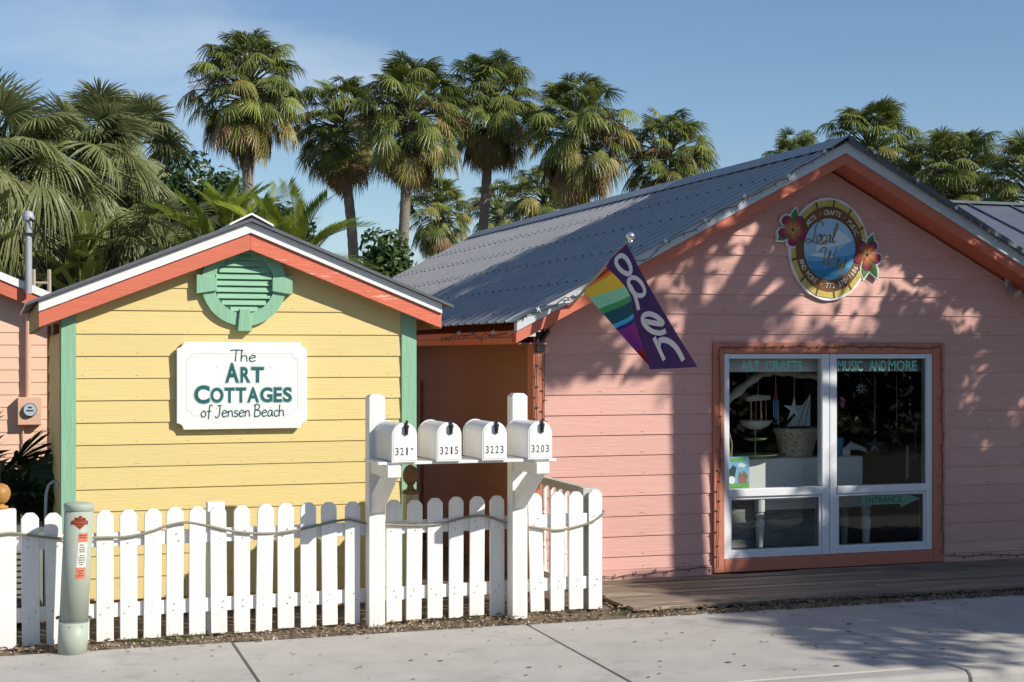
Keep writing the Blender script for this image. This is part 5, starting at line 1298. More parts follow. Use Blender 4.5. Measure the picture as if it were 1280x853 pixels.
m = MB(); m.tube([(7.425, 13.0, 1.3), (7.425, 13.0, 1.66)], 0.006, 6); m.tube([(7.28, 12.995, 1.31), (7.40, 12.995, 1.61)], 0.003, 4); m.tube([(7.36, 12.995, 1.31), (7.41, 12.995, 1.55)], 0.003, 4); m.box(7.3, 7.44, 13.02, 13.2, 1.035, 1.275); m.build('mast', 'room_floor', t)
t = hang('macrame', 'knotted jute hanging at the left edge of the window', 'macrame', 6.32, 12.66, 1.50, 1.54)
m = MB(); m.tube([(6.22, 12.66, 1.50), (6.40, 12.66, 1.50)], 0.008, 6); m.build('rod', 'driftwood', t)
m = MB()
for k in range(12):
    x = 6.24 + k * 0.012; m.tube([(x, 12.66, 1.5), (x + rnd.gauss(0, 0.012), 12.655, 1.35), (x + 0.02 + rnd.gauss(0, 0.015), 12.66, 1.18), (x + 0.03, 12.66, 1.06 - rnd.random() * 0.06)], 0.006, 5)
m.build('fringe', 'twine', t)
t = thing('potted_orchid', 'pink-flowered plant in a blue pot on the display box', 'potted plant', (7.62, 12.86, 1.03))
m = MB(); m.smooth = True; m.lathe([(0.062, 0), (0.092, 0.15), (0.096, 0.175), (0.08, 0.175), (0.01, 0.15)], (7.60, 12.86, 1.032), 20); m.build('pot', 'blue_pot', t)
m = MB()
for k in range(26):
    a, e, l = rnd.uniform(0, 6.28), rnd.uniform(0.1, 1.2), rnd.uniform(0.10, 0.22); p = V((7.61 + rnd.gauss(0, 0.06), 12.86, 1.28 + rnd.uniform(-0.04, 0.24)))
    d = V((math.cos(a) * math.cos(e), math.sin(a) * math.cos(e), math.sin(e) - 0.5)).normalized(); s_ = d.cross(V((0, 0, 1))).normalized()
    m.add([p, p + d * l * 0.5 + s_ * l * 0.22, p + d * l, p + d * l * 0.5 - s_ * l * 0.22], [(0, 1, 2, 3)])
m.tube([(7.60, 12.86, 1.18), (7.62, 12.86, 1.4), (7.66, 12.85, 1.56)], 0.005, 5); m.build('leaves', 'areca', t)
m = MB()
for k in range(9):
    a = rnd.uniform(0, 6.28); p = V((7.67 + rnd.gauss(0, 0.02), 12.82, 1.545 + rnd.gauss(0, 0.015))); d = V((math.cos(a), -0.4, math.sin(a))); s_ = V((-math.sin(a), 0, math.cos(a)))
    m.add([p, p + d * 0.03 + s_ * 0.02, p + d * 0.05, p + d * 0.03 - s_ * 0.02], [(0, 1, 2, 3)])
m.build('flower', 'petal', t)
for x, z, r_, lab in ((7.975, 1.13, 0.095, 'mirrored glass star hanging lowest in the right pane'), (8.215, 1.20, 0.10, 'mirrored glass star hanging right of the lowest star'), (8.365, 1.40, 0.085, 'mirrored glass star at the right edge below the topmost star'), (8.365, 1.66, 0.085, 'mirrored glass star topmost at the right edge of the window')):
    t = hang('star_ornament', lab, 'ornament', x, 12.74, z + r_, 1.84 if z != 1.40 else 1.58); t['group'] = 'mirrored glass stars in the right pane'
    starmesh(x, z, r_, r_ * 0.42, 12.74, 0.03).build('star_body', 'crystal', t)
    m = MB(); m.lathe([(0.004, 0), (0.02, 0.02), (0.02, 0.035), (0.004, 0.05)], (x, 12.74, z + r_ + 0.01), 10); m.build('bead', 'crystal', t)
t = hang('wire_ornament', 'diamond wire ornament with white rosette at the top of the right pane', 'ornament', 7.80, 12.72, 1.80)
m = MB()
for r_ in (0.17, 0.10, 0.06):
    pts = [(7.80 + r_ * math.cos(R(a)), 12.72, 1.68 + r_ * math.sin(R(a))) for a in (90, 0, -90, 180, 90)]
    m.tube(pts, 0.003, 4)
m.build('wire_frame', 'galv', t)
m = MB()
for k in range(8):
    a = 2 * math.pi * k / 8; m.tube([(7.80 + 0.015 * math.cos(a), 12.71, 1.68 + 0.015 * math.sin(a)), (7.80 + 0.05 * math.cos(a + 0.5), 12.71, 1.68 + 0.05 * math.sin(a + 0.5))], 0.006, 5)
m.build('rosette', 'ceramic', t)
t = hang('glass_drop', 'cobalt blue glass drop hanging at the right edge of the window', 'ornament', 8.425, 12.74, 1.09, 1.34)
m = MB(); m.smooth = True; m.lathe([(0.004, 0.12), (0.02, 0.10), (0.048, 0.05), (0.05, 0.02), (0.02, 0)], (8.425, 12.74, 0.97), 12); m.build('drop', 'cobalt', t)
m = MB(); m.tube([(8.335, 12.74, 0.80), (8.335, 12.735, 1.12)], [0.016, 0.013], 10); tag(m.build('white_chime_tube', 'ceramic'), 'pale upright tube beside the cobalt glass drop', 'chime')
t = thing('shell_branch', 'pale coral branch beside the blue pot', 'ornament', (7.75, 12.84, 1.03))
m = MB()
for k in range(6): m.tube([(7.70, 12.82, 1.10), (7.76 + 0.03 * k, 12.82, 1.16 - 0.012 * k), (7.80 + 0.03 * k, 12.82, 1.10 - 0.01 * k)], [0.016, 0.012, 0.005], 6)
m.box(7.66, 7.74, 12.80, 12.86, 1.032, 1.11); m.build('branches', 'ceramic', t)

# ============================================================ PALMS AND TREES
def blade(mb, p0, d, side, up, R_, nl, spread, droop, fold, rr, tip=0.25, wid=1.0):
    """fan leaf: nl pleated leaflets from p0; gravity pulls tips down"""
    for i in range(nl):
        u = (i + 0.5) / nl * 2 - 1
        a = u * spread + rr.gauss(0, 0.02)
        L = R_ * (1.0 - 0.32 * abs(u) ** 1.6) * rr.uniform(0.90, 1.06)
        dr = (math.cos(a) * d + math.sin(a) * side)
        nrm_ = up
        bend = droop * rr.uniform(0.75, 1.3)
        w = wid * R_ * 0.030
        P = []
        for r in (0.06, 0.42, 0.74, 1.0):
            sag = bend * (r ** 2.4) * L
            out = 1 - 0.35 * min(1, bend) * max(0, r - 0.4) ** 1.2
            p = p0 + dr * L * r * out - nrm_ * (fold * abs(math.sin(a)) * L * r * 0.55) + Vector((0, 0, -sag))
            P.append(p)
        sd = dr.cross(nrm_).normalized()
        lift = nrm_ * (w * (0.9 if i % 2 else -0.9))
        W = (w * 0.35, w * 1.15, w * 0.85)
        tw = rr.gauss(0, 0.3)
        vs = []
        for k in range(3): vs += [P[k] + sd * W[k] + lift * (k * 0.3), P[k] - sd * W[k] - lift * (k * 0.3)]
        vs.append(P[3] + sd * w * tw)
        mb.add(vs, [(0, 1, 3, 2), (2, 3, 5, 4), (4, 5, 6)])

def fan_frond(seed, elev, pet, R_, nl, droop, fold, mat, spread=2.0, wid=1.0, arch=0.5):
    rr = random.Random(seed); m = MB()
    d = Vector((math.cos(elev), 0, math.sin(elev)))
    pts = []; p = Vector((0, 0, 0)); n = 5; cur = elev
    for i in range(n + 1):
        pts.append(p.copy()); cur -= arch * (0.25 + 0.75 * i / n) / n * (1 if elev > -1.2 else 0.2)
        p = p + Vector((math.cos(cur), 0, math.sin(cur))) * pet / n
    m.cur = 1; m.tube(pts, [0.030, 0.024, 0.02, 0.017, 0.015, 0.012], 4, cap=False); m.cur = 0
    roll = rr.gauss(0, 0.35)
    d2 = Vector((math.cos(cur - 0.25), 0, math.sin(cur - 0.25)))
    side = Vector((0, 1, 0)); up = side.cross(d2) * -1
    up = d2.cross(side); up = up if up.z > 0 or abs(elev) > 1.3 else -up
    if d2.x < 0: pass
    q = Matrix.Rotation(roll, 3, d2); side = q @ side; up = q @ up
    blade(m, pts[-1], d2, side, up, R_, nl, spread, droop, fold, rr, wid=wid)
    return m.mesh('frond', [mat, 'stem'])

SABAL = []
G_, Y_L, D_ = 'palm_green', 'palm_gold', 'palm_dead'
for e, mts, dr, pt, rl in ((84, (G_,), 0.20, 0.78, 0.52), (70, (G_,), 0.28, 0.90, 0.52), (56, (G_,), 0.36, 0.98, 0.54), (42, (G_,), 0.42, 1.02, 0.55), (28, (G_,), 0.46, 1.04, 0.55), (14, (G_, G_, G_, Y_L), 0.48, 1.02, 0.55),
                   (0, (G_, G_, Y_L), 0.48, 1.0, 0.54), (-15, (Y_L, G_, Y_L), 0.46, 0.94, 0.52), (-30, (Y_L, Y_L, G_, D_), 0.42, 0.82, 0.48), (-46, (Y_L, Y_L, D_), 0.38, 0.70, 0.45), (-62, (Y_L, D_), 0.35, 0.58, 0.42)):
    SABAL.append((e, [fan_frond(e * 31 + k * 7 + 500, R(e + (k - 1.5) * 5), pt * (0.86 + 0.09 * k), rl, 30, dr * (0.7 + 0.25 * k), 0.35, mts[k % len(mts)], 2.05, 0.74, 0.75) for k in range(4)]))
def fruit_mesh(seed):
    rr = random.Random(seed); m = MB()
    for k in range(60):
        t = rr.uniform(0.35, 1.0); p = Vector((1.25 * t, rr.gauss(0, 0.06), 0.45 * t - 0.75 * t * t))
        d = Vector((rr.gauss(0.2, 0.5), rr.gauss(0, 0.6), rr.gauss(-0.3, 0.5))).normalized(); l = rr.uniform(0.15, 0.38); s_ = d.cross(Vector((0.3, 0.2, 1))).normalized() * 0.005
        m.add([p + s_, p - s_, p + d * l * 0.6 + s_ * 0.8 + Vector((0, 0, -0.02)), p + d * l + Vector((0, 0, -0.08))], [(0, 1, 2), (1, 3, 2)])
    m.tube([(0, 0, 0), (0.5, 0, 0.14), (0.9, 0, -0.2), (1.25, 0, -0.72)], [0.014, 0.01, 0.007, 0.004], 4)
    return m.mesh('fruit_stalk', 'fruit')
FRUIT = [fruit_mesh(k) for k in range(3)]

def trunk_mb(base, top, r0, r1, n=14, rough=0.03, bow=0.0):
    m = MB(); m.smooth = True; pts = []; rad = []
    b, t = Vector(base), Vector(top); ax = (t - b)
    k = max(8, int(ax.length / 0.16))
    for i in range(k + 1):
        f_ = i / k
        pts.append(b + ax * f_ + Vector((bow * math.sin(f_ * math.pi), 0, 0)))
        rad.append((r0 + (r1 - r0) * f_) * (1 + (rough if i % 2 else -rough)) * (1 + 0.25 * max(0, 0.06 - f_) / 0.06))
    m.tube(pts, rad, n)
    return m

def sabal(label, base, crown, n=64, scale=1.0, skirt=0, gold=0.0, group='cabbage palms behind the cottages', r=0.15, bow=0.0, seed=0, fruit=5, ground=0.0):
    """crown = centre of the crown; trunk runs from base to it"""
    rr = random.Random(seed + 11)
    t = thing('palm_tree', label, 'palm tree', base, group)
    top = Vector(crown)
    trunk_mb(base, top - Vector((0, 0, 0.15)), r * 1.1, r, bow=bow).build('trunk', 'trunk', t)
    n = int(n * 2.9); scale *= 1.10
    for i in range(n):
        f_ = (i + 0.5) / n
        idx = min(len(SABAL) - 1, max(0, int((f_ ** 0.98) * (len(SABAL) - 0.01) + rr.gauss(0, 0.8) + gold)))
        me = rr.choice(SABAL[idx][1])
        z = (0.45 - f_) * 1.75 * scale
        a = i * 2.39996 + rr.gauss(0, 0.25)
        o = link_mesh('frond', me, t, top + Vector((0.10 * math.cos(a), 0.10 * math.sin(a), z * 0.75)))
        s_ = scale * rr.uniform(0.72, 1.12); o.scale = (s_, s_, s_); o.rotation_euler = (rr.gauss(0, 0.10), rr.gauss(0, 0.08), a)
    for i in range(fruit):
        a = rr.uniform(0, 6.28); o = link_mesh('fruit_stalk', rr.choice(FRUIT), t, top + Vector((0, 0, 0.15))); o.rotation_euler = (0, rr.uniform(-0.5, 0.1), a); s_ = scale * rr.uniform(0.9, 1.2); o.scale = (s_, s_, s_)
    for i in range(skirt):
        a = i * 2.4 + rr.gauss(0, 0.2); o = link_mesh('dead_frond', rr.choice(SABAL[-1][1]), t, top + Vector((0.06 * math.cos(a), 0.06 * math.sin(a), -0.55 * scale - 0.035 * i)))
        s_ = scale * rr.uniform(0.6, 0.8); o.scale = (s_, s_ * 0.75, s_); o.rotation_euler = (0, R(12), a)
    return t

sabal('tall cabbage palm with a shaggy brown skirt standing alone above the yellow gable', (6.75, 43.1, -0.01), (6.61, 43.15, 9.35), 72, 1.03, 26, 0.2, seed=1, fruit=4)
sabal('leaning cabbage palm with pale trunk, its crown half behind the thick middle palm', (9.70, 45.2, -0.01), (9.75, 45.3, 8.75), 62, 0.98, 20, 0.4, seed=2, bow=0.45, fruit=3)
sabal('cabbage palm with the broad crown and bare grey trunk left of the metal roof end', (10.55, 41.8, -0.01), (10.98, 41.7, 8.65), 76, 1.04, 0, 0.0, seed=3, r=0.145, fruit=7)
sabal('cabbage palm with a tall narrow crown beside the broad-crowned one', (13.15, 43.0, -0.01), (13.80, 42.9, 9.25), 72, 0.98, 4, 0.1, seed=4, r=0.14, fruit=6)
sabal('cabbage palm with hanging yellow fronds above the lit part of the metal roof', (14.85, 40.4, -0.01), (15.45, 40.2, 8.15), 74, 1.0, 4, 0.2, seed=5, fruit=7)
sabal('cabbage palm with hidden trunk, lowest crown right of the yellow-fronded palm', (18.2, 40.3, -0.01), (18.32, 40.3, 7.5), 66, 0.92, 0, 0.0, seed=6, fruit=6)
sabal('dark shaded cabbage palm tucked behind the yellow-fronded palm', (16.9, 47.0, -0.01), (17.1, 47.0, 6.85), 56, 0.92, 0, 0.3, seed=7, fruit=2)
sabal('small far cabbage palm seen between the two bare trunks', (17.2, 59.7, -0.01), (17.0, 59.7, 7.7), 50, 0.95, 0, -0.3, seed=8, fruit=2)
sabal('tiny far cabbage palm just above the roof ridge left end', (20.6, 62.7, -0.01), (20.5, 62.7, 8.15), 46, 0.90, 0, -0.3, seed=9, fruit=3)
sabal('cabbage palm rising right behind the pink cottage gable peak', (23.9, 38.4, -0.01), (23.95, 38.4, 7.7), 74, 0.98, 0, -0.2, seed=10, fruit=7)
sabal('cabbage palm over the right slope of the pink roof, right of the peak', (25.0, 35.9, -0.01), (25.05, 35.9, 6.55), 74, 0.98, 0, 0.0, seed=12, fruit=7)
sabal('half-hidden cabbage palm low behind the roof left of the gable peak', (27.7, 48.7, -0.01), (27.3, 48.7, 8.55), 50, 0.90, 0, -0.4, seed=13, fruit=2)
sabal('cabbage palm cut off by the right edge above the distant roof', (24.4, 32.2, -0.01), (24.55, 31.9, 5.95), 66, 0.92, 0, -0.1, seed=14, fruit=4)
sabal('shaded cabbage palm low between the two palms right of the gable peak', (26.6, 39.5, -0.01), (26.8, 39.5, 6.2), 56, 0.95, 0, 0.0, seed=15, fruit=3)

# big fan palms close on the left
FAN = []
for e, dr in ((82, 0.2), (62, 0.38), (40, 0.6), (15, 0.85), (-8, 0.95), (-30, 1.0), (-50, 1.0)):
    FAN.append([fan_frond(e * 17 + k * 3 + 900, R(e), 0.95, 0.92, 60, dr * 0.72, 0.42, 'fan_green', 2.25, 0.50, 0.7) for k in range(3)])
def fanpalm(label, base, crown, n, scale, seed, lean=0.0):
    rr = random.Random(seed); t = thing('fan_palm', label, 'palm tree', base, 'large fan palms on the left')
    top = Vector(crown)
    trunk_mb(base, top - Vector((0, 0, 0.1)), 0.17, 0.14).build('trunk', 'trunk', t)
    for i in range(n):
        f_ = (i + 0.5) / n; idx = min(6, max(0, int(f_ * 7 + rr.gauss(0, 0.4))))
        a = i * 2.39996 + rr.gauss(0, 0.2)
        o = link_mesh('frond', rr.choice(FAN[idx]), t, top + Vector((0.08 * math.cos(a), 0.08 * math.sin(a), (0.4 - f_) * 0.5)))
        s_ = scale * rr.uniform(0.88, 1.1); o.scale = (s_, s_, s_); o.rotation_euler = (rr.gauss(0, 0.3), rr.gauss(0, 0.15), a)
    for i in range(8):
        a = rr.uniform(0, 6.28); o = link_mesh('dead_frond', rr.choice(SABAL[-1][1]), t, top + Vector((0, 0, -0.3))); s_ = scale * rr.uniform(0.7, 0.9); o.scale = (s_, s_, s_); o.rotation_euler = (0, 0, a)
fanpalm('large fan palm with long drooping green leaves at the top left corner', (-0.1, 21.6, -0.01), (-0.05, 21.6, 4.45), 62, 0.78, 21)
fanpalm('large fan palm with the broad glossy round leaf, right of the corner fan palm', (1.55, 22.6, -0.01), (1.15, 22.5, 4.5), 58, 0.80, 22)
fanpalm('narrow fan palm with dense upright yellow-green crown behind the big round leaf', (2.1, 28.8, -0.01), (2.0, 28.8, 5.75), 50, 0.88, 23)
fanpalm('low fan palm with soft pale leaves just above the left yellow roof slope', (2.25, 21.5, -0.01), (2.2, 21.5, 3.25), 34, 0.62, 24)
fanpalm('fan palm crown hanging low over the peach roof at the far left', (-0.7, 22.8, -0.01), (-0.75, 22.8, 4.0), 44, 0.85, 25)

# areca palms: feathered fronds
def feather(seed, elev, L, mat):
    rr = random.Random(seed); m = MB(); n = 12; pts = []; cur = elev; p = Vector((0, 0, 0))
    for i in range(n + 1):
        pts.append(p.copy()); cur -= 0.95 * (i / n) / n * 1.5; p = p + Vector((math.cos(cur), 0, math.sin(cur))) * L / n
    m.cur = 1; m.tube(pts, [0.022 - 0.0016 * i for i in range(n + 1)], 4, cap=False); m.cur = 0
    for i in range(26):
        f_ = 0.22 + 0.78 * i / 26; k = min(int(f_ * n), n - 1); q = pts[k].lerp(pts[k + 1], f_ * n - k); d = (pts[k + 1] - pts[k]).normalized(); up = Vector((0, 1, 0)).cross(d) * -1
        for sg in (-1, 1):
            l = L * 0.36 * math.sin(min(1, 0.25 + f_ * 0.9) * math.pi * 0.75) * rr.uniform(0.85, 1.1)
            dr = (d * (0.55 + 0.5 * f_) + Vector((0, sg, 0)) * 0.8 + Vector((0, 0, 0.45))).normalized()
            s_ = dr.cross(Vector((0, 0, 1))).normalized() * 0.021
            a, b = q + dr * l * 0.55 + Vector((0, 0, -0.02)), q + dr * l + Vector((0, 0, -0.16 * l))
            m.add([q + s_ * 0.4, q - s_ * 0.4, a + s_, a - s_, b], [(0, 1, 3, 2), (2, 3, 4)])
    return m.mesh('frond', [mat, 'stem'])
ARE = [[feather(e + k * 100 + 3, R(e), 1.75, 'areca') for k in range(2)] for e in (82, 68, 52, 35, 15)]
def areca(label, x, y, z0, n, scale, seed):
    rr = random.Random(seed); t = thing('areca_palm', label, 'palm', (x, y, -0.01), 'feathery palms behind the yellow cottage')
    for i in range(4): trunk_mb((x + rr.gauss(0, 0.12), y + rr.gauss(0, 0.12), -0.01), (x + rr.gauss(0, 0.2), y + rr.gauss(0, 0.2), z0), 0.045, 0.035, 8).build('trunk', 'stem', t)
    for i in range(n):
        f_ = (i + 0.5) / n; a = i * 2.39996 + rr.gauss(0, 0.3)
        o = link_mesh('frond', rr.choice(ARE[min(4, int(f_ * 5))]), t, (x + rr.gauss(0, 0.15), y + rr.gauss(0, 0.15), z0 + rr.uniform(-0.2, 0.1))); s_ = scale * rr.uniform(0.85, 1.1); o.scale = (s_, s_, s_); o.rotation_euler = (0, 0, a)
areca('bright feathery palm rising behind the yellow gable peak, left of the peak line', 2.85, 20.1, 3.40, 18, 0.55, 31)
areca('bright feathery palm with stiff upright leaflets behind the right slope of the yellow roof', 3.45, 19.2, 3.18, 20, 0.60, 32)

# broadleaf crowns
def crown_mb(clumps, n_leaf, size, seed, ar=0.42, skip=None):
    rr = random.Random(seed); m = MB()
    for (cx, cy, cz, rx, ry, rz) in clumps:
        for k in range(n_leaf):
            while True:
                v = Vector((rr.uniform(-1, 1), rr.uniform(-1, 1), rr.uniform(-1, 1)))
                if v.length < 1: break
            v = v.normalized() * (0.45 + 0.6 * rr.random() ** 0.7)
            p = Vector((cx + v.x * rx, cy + v.y * ry, cz + v.z * rz))
            if skip and skip(p): continue
            nd = (v.normalized() + Vector((rr.gauss(0, 0.6), rr.gauss(0, 0.6), rr.gauss(0.3, 0.6)))).normalized()
            e = nd.cross(Vector((rr.gauss(0, 1), rr.gauss(0, 1), rr.gauss(0, 1)))).normalized(); f_ = nd.cross(e)
            s_ = size * rr.uniform(0.65, 1.25)
            m.add([p - e * s_, p + f_ * s_ * ar + nd * s_ * 0.12, p + e * s_, p - f_ * s_ * ar + nd * s_ * 0.12], [(0, 1, 2, 3)])
    return m
def tree(name, label, base, clumps, n_leaf, size, mat, seed, r=0.10, group=None, cat='tree', ar=0.42, skip=None, fork_at=None):
    rr = random.Random(seed + 5); t = thing(name, label, cat, base, group)
    b = Vector(base)
    cz = sum(c[2] for c in clumps) / len(clumps); cx = sum(c[0] for c in clumps) / len(clumps); cy = sum(c[1] for c in clumps) / len(clumps)
    fork = Vector((b.x + (cx - b.x) * 0.5, b.y + (cy - b.y) * 0.5, b.z + (cz - b.z) * 0.55))
    if fork_at: fork = Vector(fork_at)
    m = MB(); m.smooth = True
    m.tube([b, b.lerp(fork, 0.5) + Vector((rr.gauss(0, 0.03), rr.gauss(0, 0.03), 0)), fork], [r * 1.15, r, r * 0.85], 12)
    for ci, c in enumerate(clumps):
        if skip and (ci % 9 or any(skip(tuple(fork.lerp(Vector(c[:3]), q))) for q in (0.5, 0.7, 0.9))): continue
        e = Vector(c[:3]); mid = fork.lerp(e, 0.5) + Vector((rr.gauss(0, 0.08), rr.gauss(0, 0.08), 0.1))
        m.tube([fork, mid, e], [r * 0.6, r * 0.35, r * 0.12], 7)
    m.build('trunk', 'bark', t)
    crown_mb(clumps, n_leaf, size, seed, ar, skip).build('crown', mat, t)
    return t
def clumps_at(cx, cy, cz, rx, ry, rz, n, seed, cr=0.45):
    rr = random.Random(seed); out = []
    for k in range(n):
        while True:
            v = Vector((rr.uniform(-1, 1), rr.uniform(-1, 1), rr.uniform(-1, 1)))
            if v.length < 1: break
        s_ = rr.uniform(0.7, 1.25) * cr
        out.append((cx + v.x * rx, cy + v.y * ry, cz + v.z * rz, rx * s_ + 0.15, ry * s_ + 0.15, rz * s_ + 0.12))
    return out
G = 'dark broadleaf trees behind the yellow cottage'
tree('broadleaf_tree', 'dark glossy broadleaf tree left of the feathery palms, behind the left yellow roof slope', (3.2, 26, -0.01), clumps_at(3.15, 26, 4.15, 0.72, 0.8, 0.9, 15, 41), 260, 0.085, 'dark_leaf', 41, 0.14, G)
tree('broadleaf_tree', 'dark broadleaf tree showing between the two feathery palms', (4.5, 26, -0.01), clumps_at(4.50, 26, 3.85, 0.5, 0.8, 0.62, 9, 42), 240, 0.085, 'dark_leaf', 42, 0.14, G)
tree('broadleaf_tree', 'green broadleaf tree right of the leaning palm trunk', (6.6, 27.3, -0.01), clumps_at(6.62, 27.3, 3.62, 0.38, 0.5, 0.62, 9, 43), 170, 0.085, 'shrub_leaf', 43, 0.10, G)
tree('broadleaf_tree', 'low leafy shrub at the foot of the bare grey trunk', (7.1, 27.2, -0.01), clumps_at(7.1, 27.2, 3.25, 0.28, 0.4, 0.4, 6, 44), 150, 0.085, 'shrub_leaf', 44, 0.08, G)
tree('broadleaf_tree', 'dark shrub filling the gap below the fan palms above the peach roof', (1.5, 25.5, -0.01), clumps_at(1.2, 25.5, 2.9, 2.4, 0.9, 1.0, 18, 45), 220, 0.10, 'shrub_leaf', 45, 0.12, G)
tree('broadleaf_tree', 'dark shrub behind the low soft-leaved fan palm', (3.6, 24.5, -0.01), clumps_at(3.5, 24.8, 2.6, 1.0, 0.8, 0.8, 9, 46), 220, 0.085, 'dark_leaf', 46, 0.12, G)
tree('broadleaf_tree', 'dark undergrowth mass beneath the palms right of the gable peak', (26, 41, -0.01), clumps_at(26.5, 42, 4.6, 4.2, 1.2, 1.3, 22, 47), 220, 0.16, 'dark_leaf', 47, 0.15, G)
tree('broadleaf_tree', 'dark undergrowth below the crowns over the metal roof', (17.5, 45, -0.01), clumps_at(17.6, 45, 5.0, 2.2, 1.2, 1.1, 14, 48), 220, 0.15, 'dark_leaf', 48, 0.15, G)

# low plants by the peach cottage
PAL = [[fan_frond(e * 5 + k + 1500, R(e), 0.38, 0.52, 20, 0.15, 0.3, 'palmetto', 1.9, 1.2, 0.2) for k in range(2)] for e in (75, 50, 25)]
for nm, lab, x, y, n, s_ in (('palmetto', 'dark saw palmetto clump in the shade left of the yellow wall', 0.05, 14.2, 22, 1.0), ('palmetto', 'dark saw palmetto clump at the foot of the peach wall behind the first one', -0.35, 16.0, 20, 1.15)):
    rr = random.Random(int(y * 10)); t = thing(nm, lab, 'shrub', (x, y, -0.01), 'saw palmettos beside the yellow cottage')
    for i in range(n):
        o = link_mesh('frond', rr.choice(PAL[min(2, int(3 * i / n))]), t, (x + rr.gauss(0, 0.12), y + rr.gauss(0, 0.12), 0.25 + rr.uniform(0, 0.45))); o.scale = (s_,) * 3; o.rotation_euler = (0, 0, i * 2.4)
t = thing('leafy_shrub', 'young shrub with round glossy leaves at the left edge above the fence', 'shrub', (-0.05, 12.9, -0.01))
m = MB(); rr = random.Random(88); lv = MB()
for k in range(6):
    top = Vector((-0.10 + rr.gauss(0, 0.12), 12.9 + rr.gauss(0, 0.08), rr.uniform(0.95, 1.42))); b = Vector((-0.05, 12.9, -0.01)); mid = b.lerp(top, 0.5) + Vector((rr.gauss(0, 0.05), 0, 0))
    m.tube([b, mid, top], [0.010, 0.008, 0.004], 6)
    for j in range(14):
        p = mid.lerp(top, rr.uniform(0.1, 1.05)); a = rr.uniform(0, 6.28); d = Vector((math.cos(a), math.sin(a), rr.uniform(0, 0.8))).normalized(); s2 = d.cross(Vector((0, 0, 1))).normalized(); l = rr.uniform(0.05, 0.085)
        lv.add([p, p + d * l * 0.4 + s2 * l * 0.32, p + d * l * 0.8 + s2 * l * 0.28, p + d * l, p + d * l * 0.8 - s2 * l * 0.28, p + d * l * 0.4 - s2 * l * 0.32], [(0, 1, 2, 3, 4, 5)])
m.build('stem', 'bark', t); lv.build('leaves', 'shrub_leaf', t)
# fern under the far left fan palm
FERN = [feather(7000 + e, R(e), 0.8, 'palm_green') for e in (65, 40, 15)]
t = thing('fern', 'hanging fern fronds under the far left fan palm above the peach roof', 'fern', (0.3, 21.0, -0.01)); rr = random.Random(9)
trunk_mb((0.3, 21.0, -0.01), (0.3, 21.0, 3.0), 0.05, 0.04, 8).build('trunk', 'bark', t)
for i in range(26):
    o = link_mesh('frond', rr.choice(FERN), t, (0.3 + rr.uniform(-0.9, 0.9), 21.0 + rr.gauss(0, 0.2), 3.0 + rr.uniform(-0.4, 0.5))); o.rotation_euler = (0, 0, rr.uniform(0, 6.28))

# street trees just right of the view, whose shade falls on the pink cottage
def shade_tree(label, base, clumps, seed, r, n_leaf=150, size=0.13, skip=None, fork_at=None):
    t = tree('street_tree', label, base, clumps, n_leaf, size, 'shrub_leaf', seed, r, 'street trees beside the road', skip=skip, fork_at=fork_at); return t
TB = (9.24, 8.66, -0.02)
rr = random.Random(77)
cl = []
def lands(p):
    """where along the sun's line a leaf's shade falls"""
    x, y, z = p; sx, sz = 0.93, 0.88
    k = 12.36 - y; X, Z = x - sx * k, z - sz * k
    if Z < 0: k = z / sz; return 'ground', x - sx * k, y + k
    if Z < 3.82 - 0.518 * abs(X - 7.222): return 'wall', X, Z
    if X < 7.222:
        k = (z - 3.92 + 0.518 * (7.222 - x)) / (sz - 0.518 * sx); return 'roof', x - sx * k, y + k
    return 'roof2', X, Z
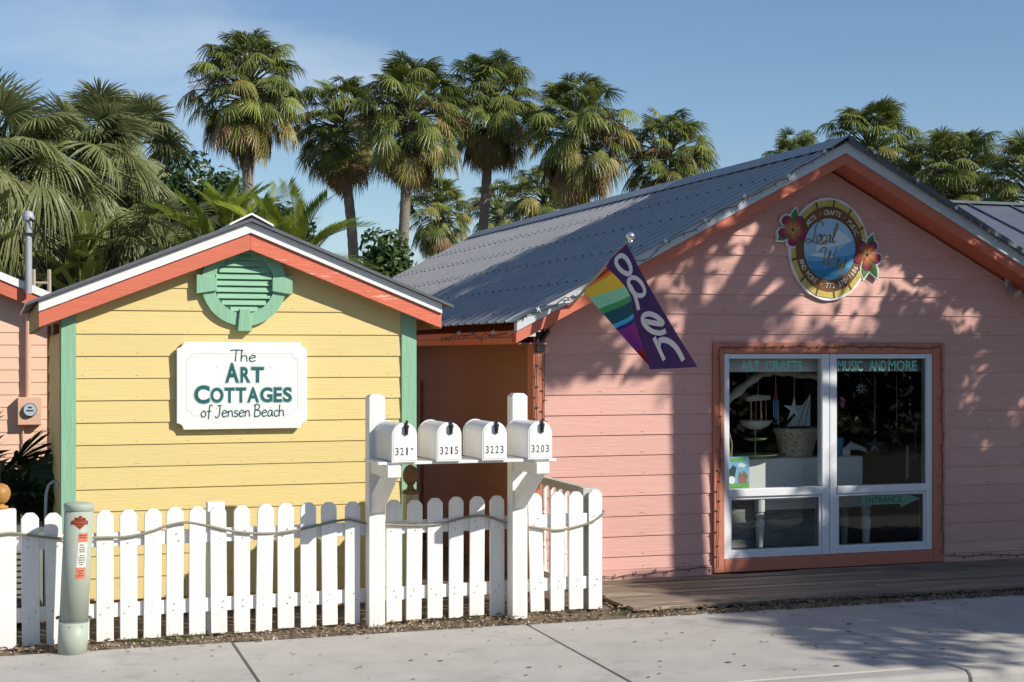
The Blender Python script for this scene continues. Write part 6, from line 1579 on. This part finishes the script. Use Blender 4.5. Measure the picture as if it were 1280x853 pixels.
# crown shaped for light: leaves thinned so sun reaches these spots, in wall coordinates
GAPS = [(5.3, 2.25, 0.15, 0.45), (5.75, 2.2, 0.14, 0.5), (6.2, 2.3, 0.2, 0.22), (7.5, 2.35, 0.35, 0.18), (8.2, 2.5, 0.25, 0.2), (8.95, 1.9, 0.2, 0.15), (6.3, 3.2, 0.12, 0.15), (7.4, 1.2, 0.12, 0.4), (6.22, 0.9, 0.26, 1.0), (7.62, 1.55, 0.45, 0.45), (6.95, 1.1, 0.40, 0.5), (5.9, 2.75, 0.40, 0.30), (6.45, 2.60, 0.3, 0.22), (7.0, 2.55, 0.30, 0.16), (7.75, 2.72, 0.45, 0.22), (8.65, 2.80, 0.6, 0.25), (6.4, 3.0, 0.18, 0.25), (6.7, 0.72, 0.55, 0.42), (7.45, 1.5, 0.42, 0.42), (6.85, 2.06, 0.7, 0.07),
        (6.5, 1.5, 0.25, 0.35), (8.75, 1.62, 0.13, 0.22), (8.95, 1.22, 0.12, 0.20), (9.1, 0.92, 0.11, 0.12), (9.35, 1.45, 0.12, 0.2), (5.2, 2.3, 0.28, 0.12), (8.7, 2.35, 0.3, 0.12), (9.4, 2.3, 0.25, 0.15), (6.95, 0.9, 0.18, 0.25)]
def cut_for_light(p):
    kind, a, b = lands(p)
    n = mnoise.noise(Vector(p) * 1.3) * 0.35 + mnoise.noise(Vector(p) * 3.1) * 0.15
    if kind == 'ground': return a < 5.35 + n * 1.6
    if kind == 'roof' and a < 4.15: return True
    if kind == 'roof': return b > 14.2 + (7.3 - a) * 0.47 + n * 0.6
    if kind == 'wall':
        if a < 4.45: return True
        if a < 6.2 + n * 0.6 and b < 1.85 + n * 1.5: return True
        for x, z, rx, rz in GAPS:
            if ((a - x) / rx) ** 2 + ((b - z) / rz) ** 2 < 1 + n * 2: return rr.random() < (0.97 if x < 7.7 and z < 2 else 0.84)
    if kind == 'roof2': return False
    return False
while len(cl) < 300:
    v = Vector((rr.uniform(-1, 1), rr.uniform(-1, 1), rr.uniform(-1, 1)))
    if v.length > 1: continue
    x, y, z = 11.9 + v.x * 5.2, 7.0 + v.y * 4.8, 6.7 + v.z * 3.2
    s_ = rr.uniform(0.42, 0.7)
    if cut_for_light((x, y, z)): continue
    if x < 0.76 * y + 1.0 and z < 3.0 + 0.24 * (0.319 * x + 0.948 * y): continue
    if z < 3.3: continue
    cl.append((x, y, z, s_, s_, s_ * 0.75))
shade_tree('street tree with spreading crown at the sidewalk right of the view', TB, cl, 61, 0.135, 185, 0.11, cut_for_light, (9.26, 8.64, 5.2))
hm = crown_mb([(-8 + 2.1 * k + rr.uniform(-.5, .5), -11 + rr.uniform(-1.5, 1.5), 2.6 + rr.uniform(-0.6, 1.2), 1.9, 1.3, 2.9) for k in range(24)] + [(-9 + 1.5 * k, -13 + rr.uniform(-.6, .6), 1.6, 1.3, 1.0, 2.2) for k in range(34)], 420, 0.26, 99)
tag(hm.build('reflection_trees', 'dark_leaf'), kind='stuff')  # unseen tree row added across the road to darken the window's reflections
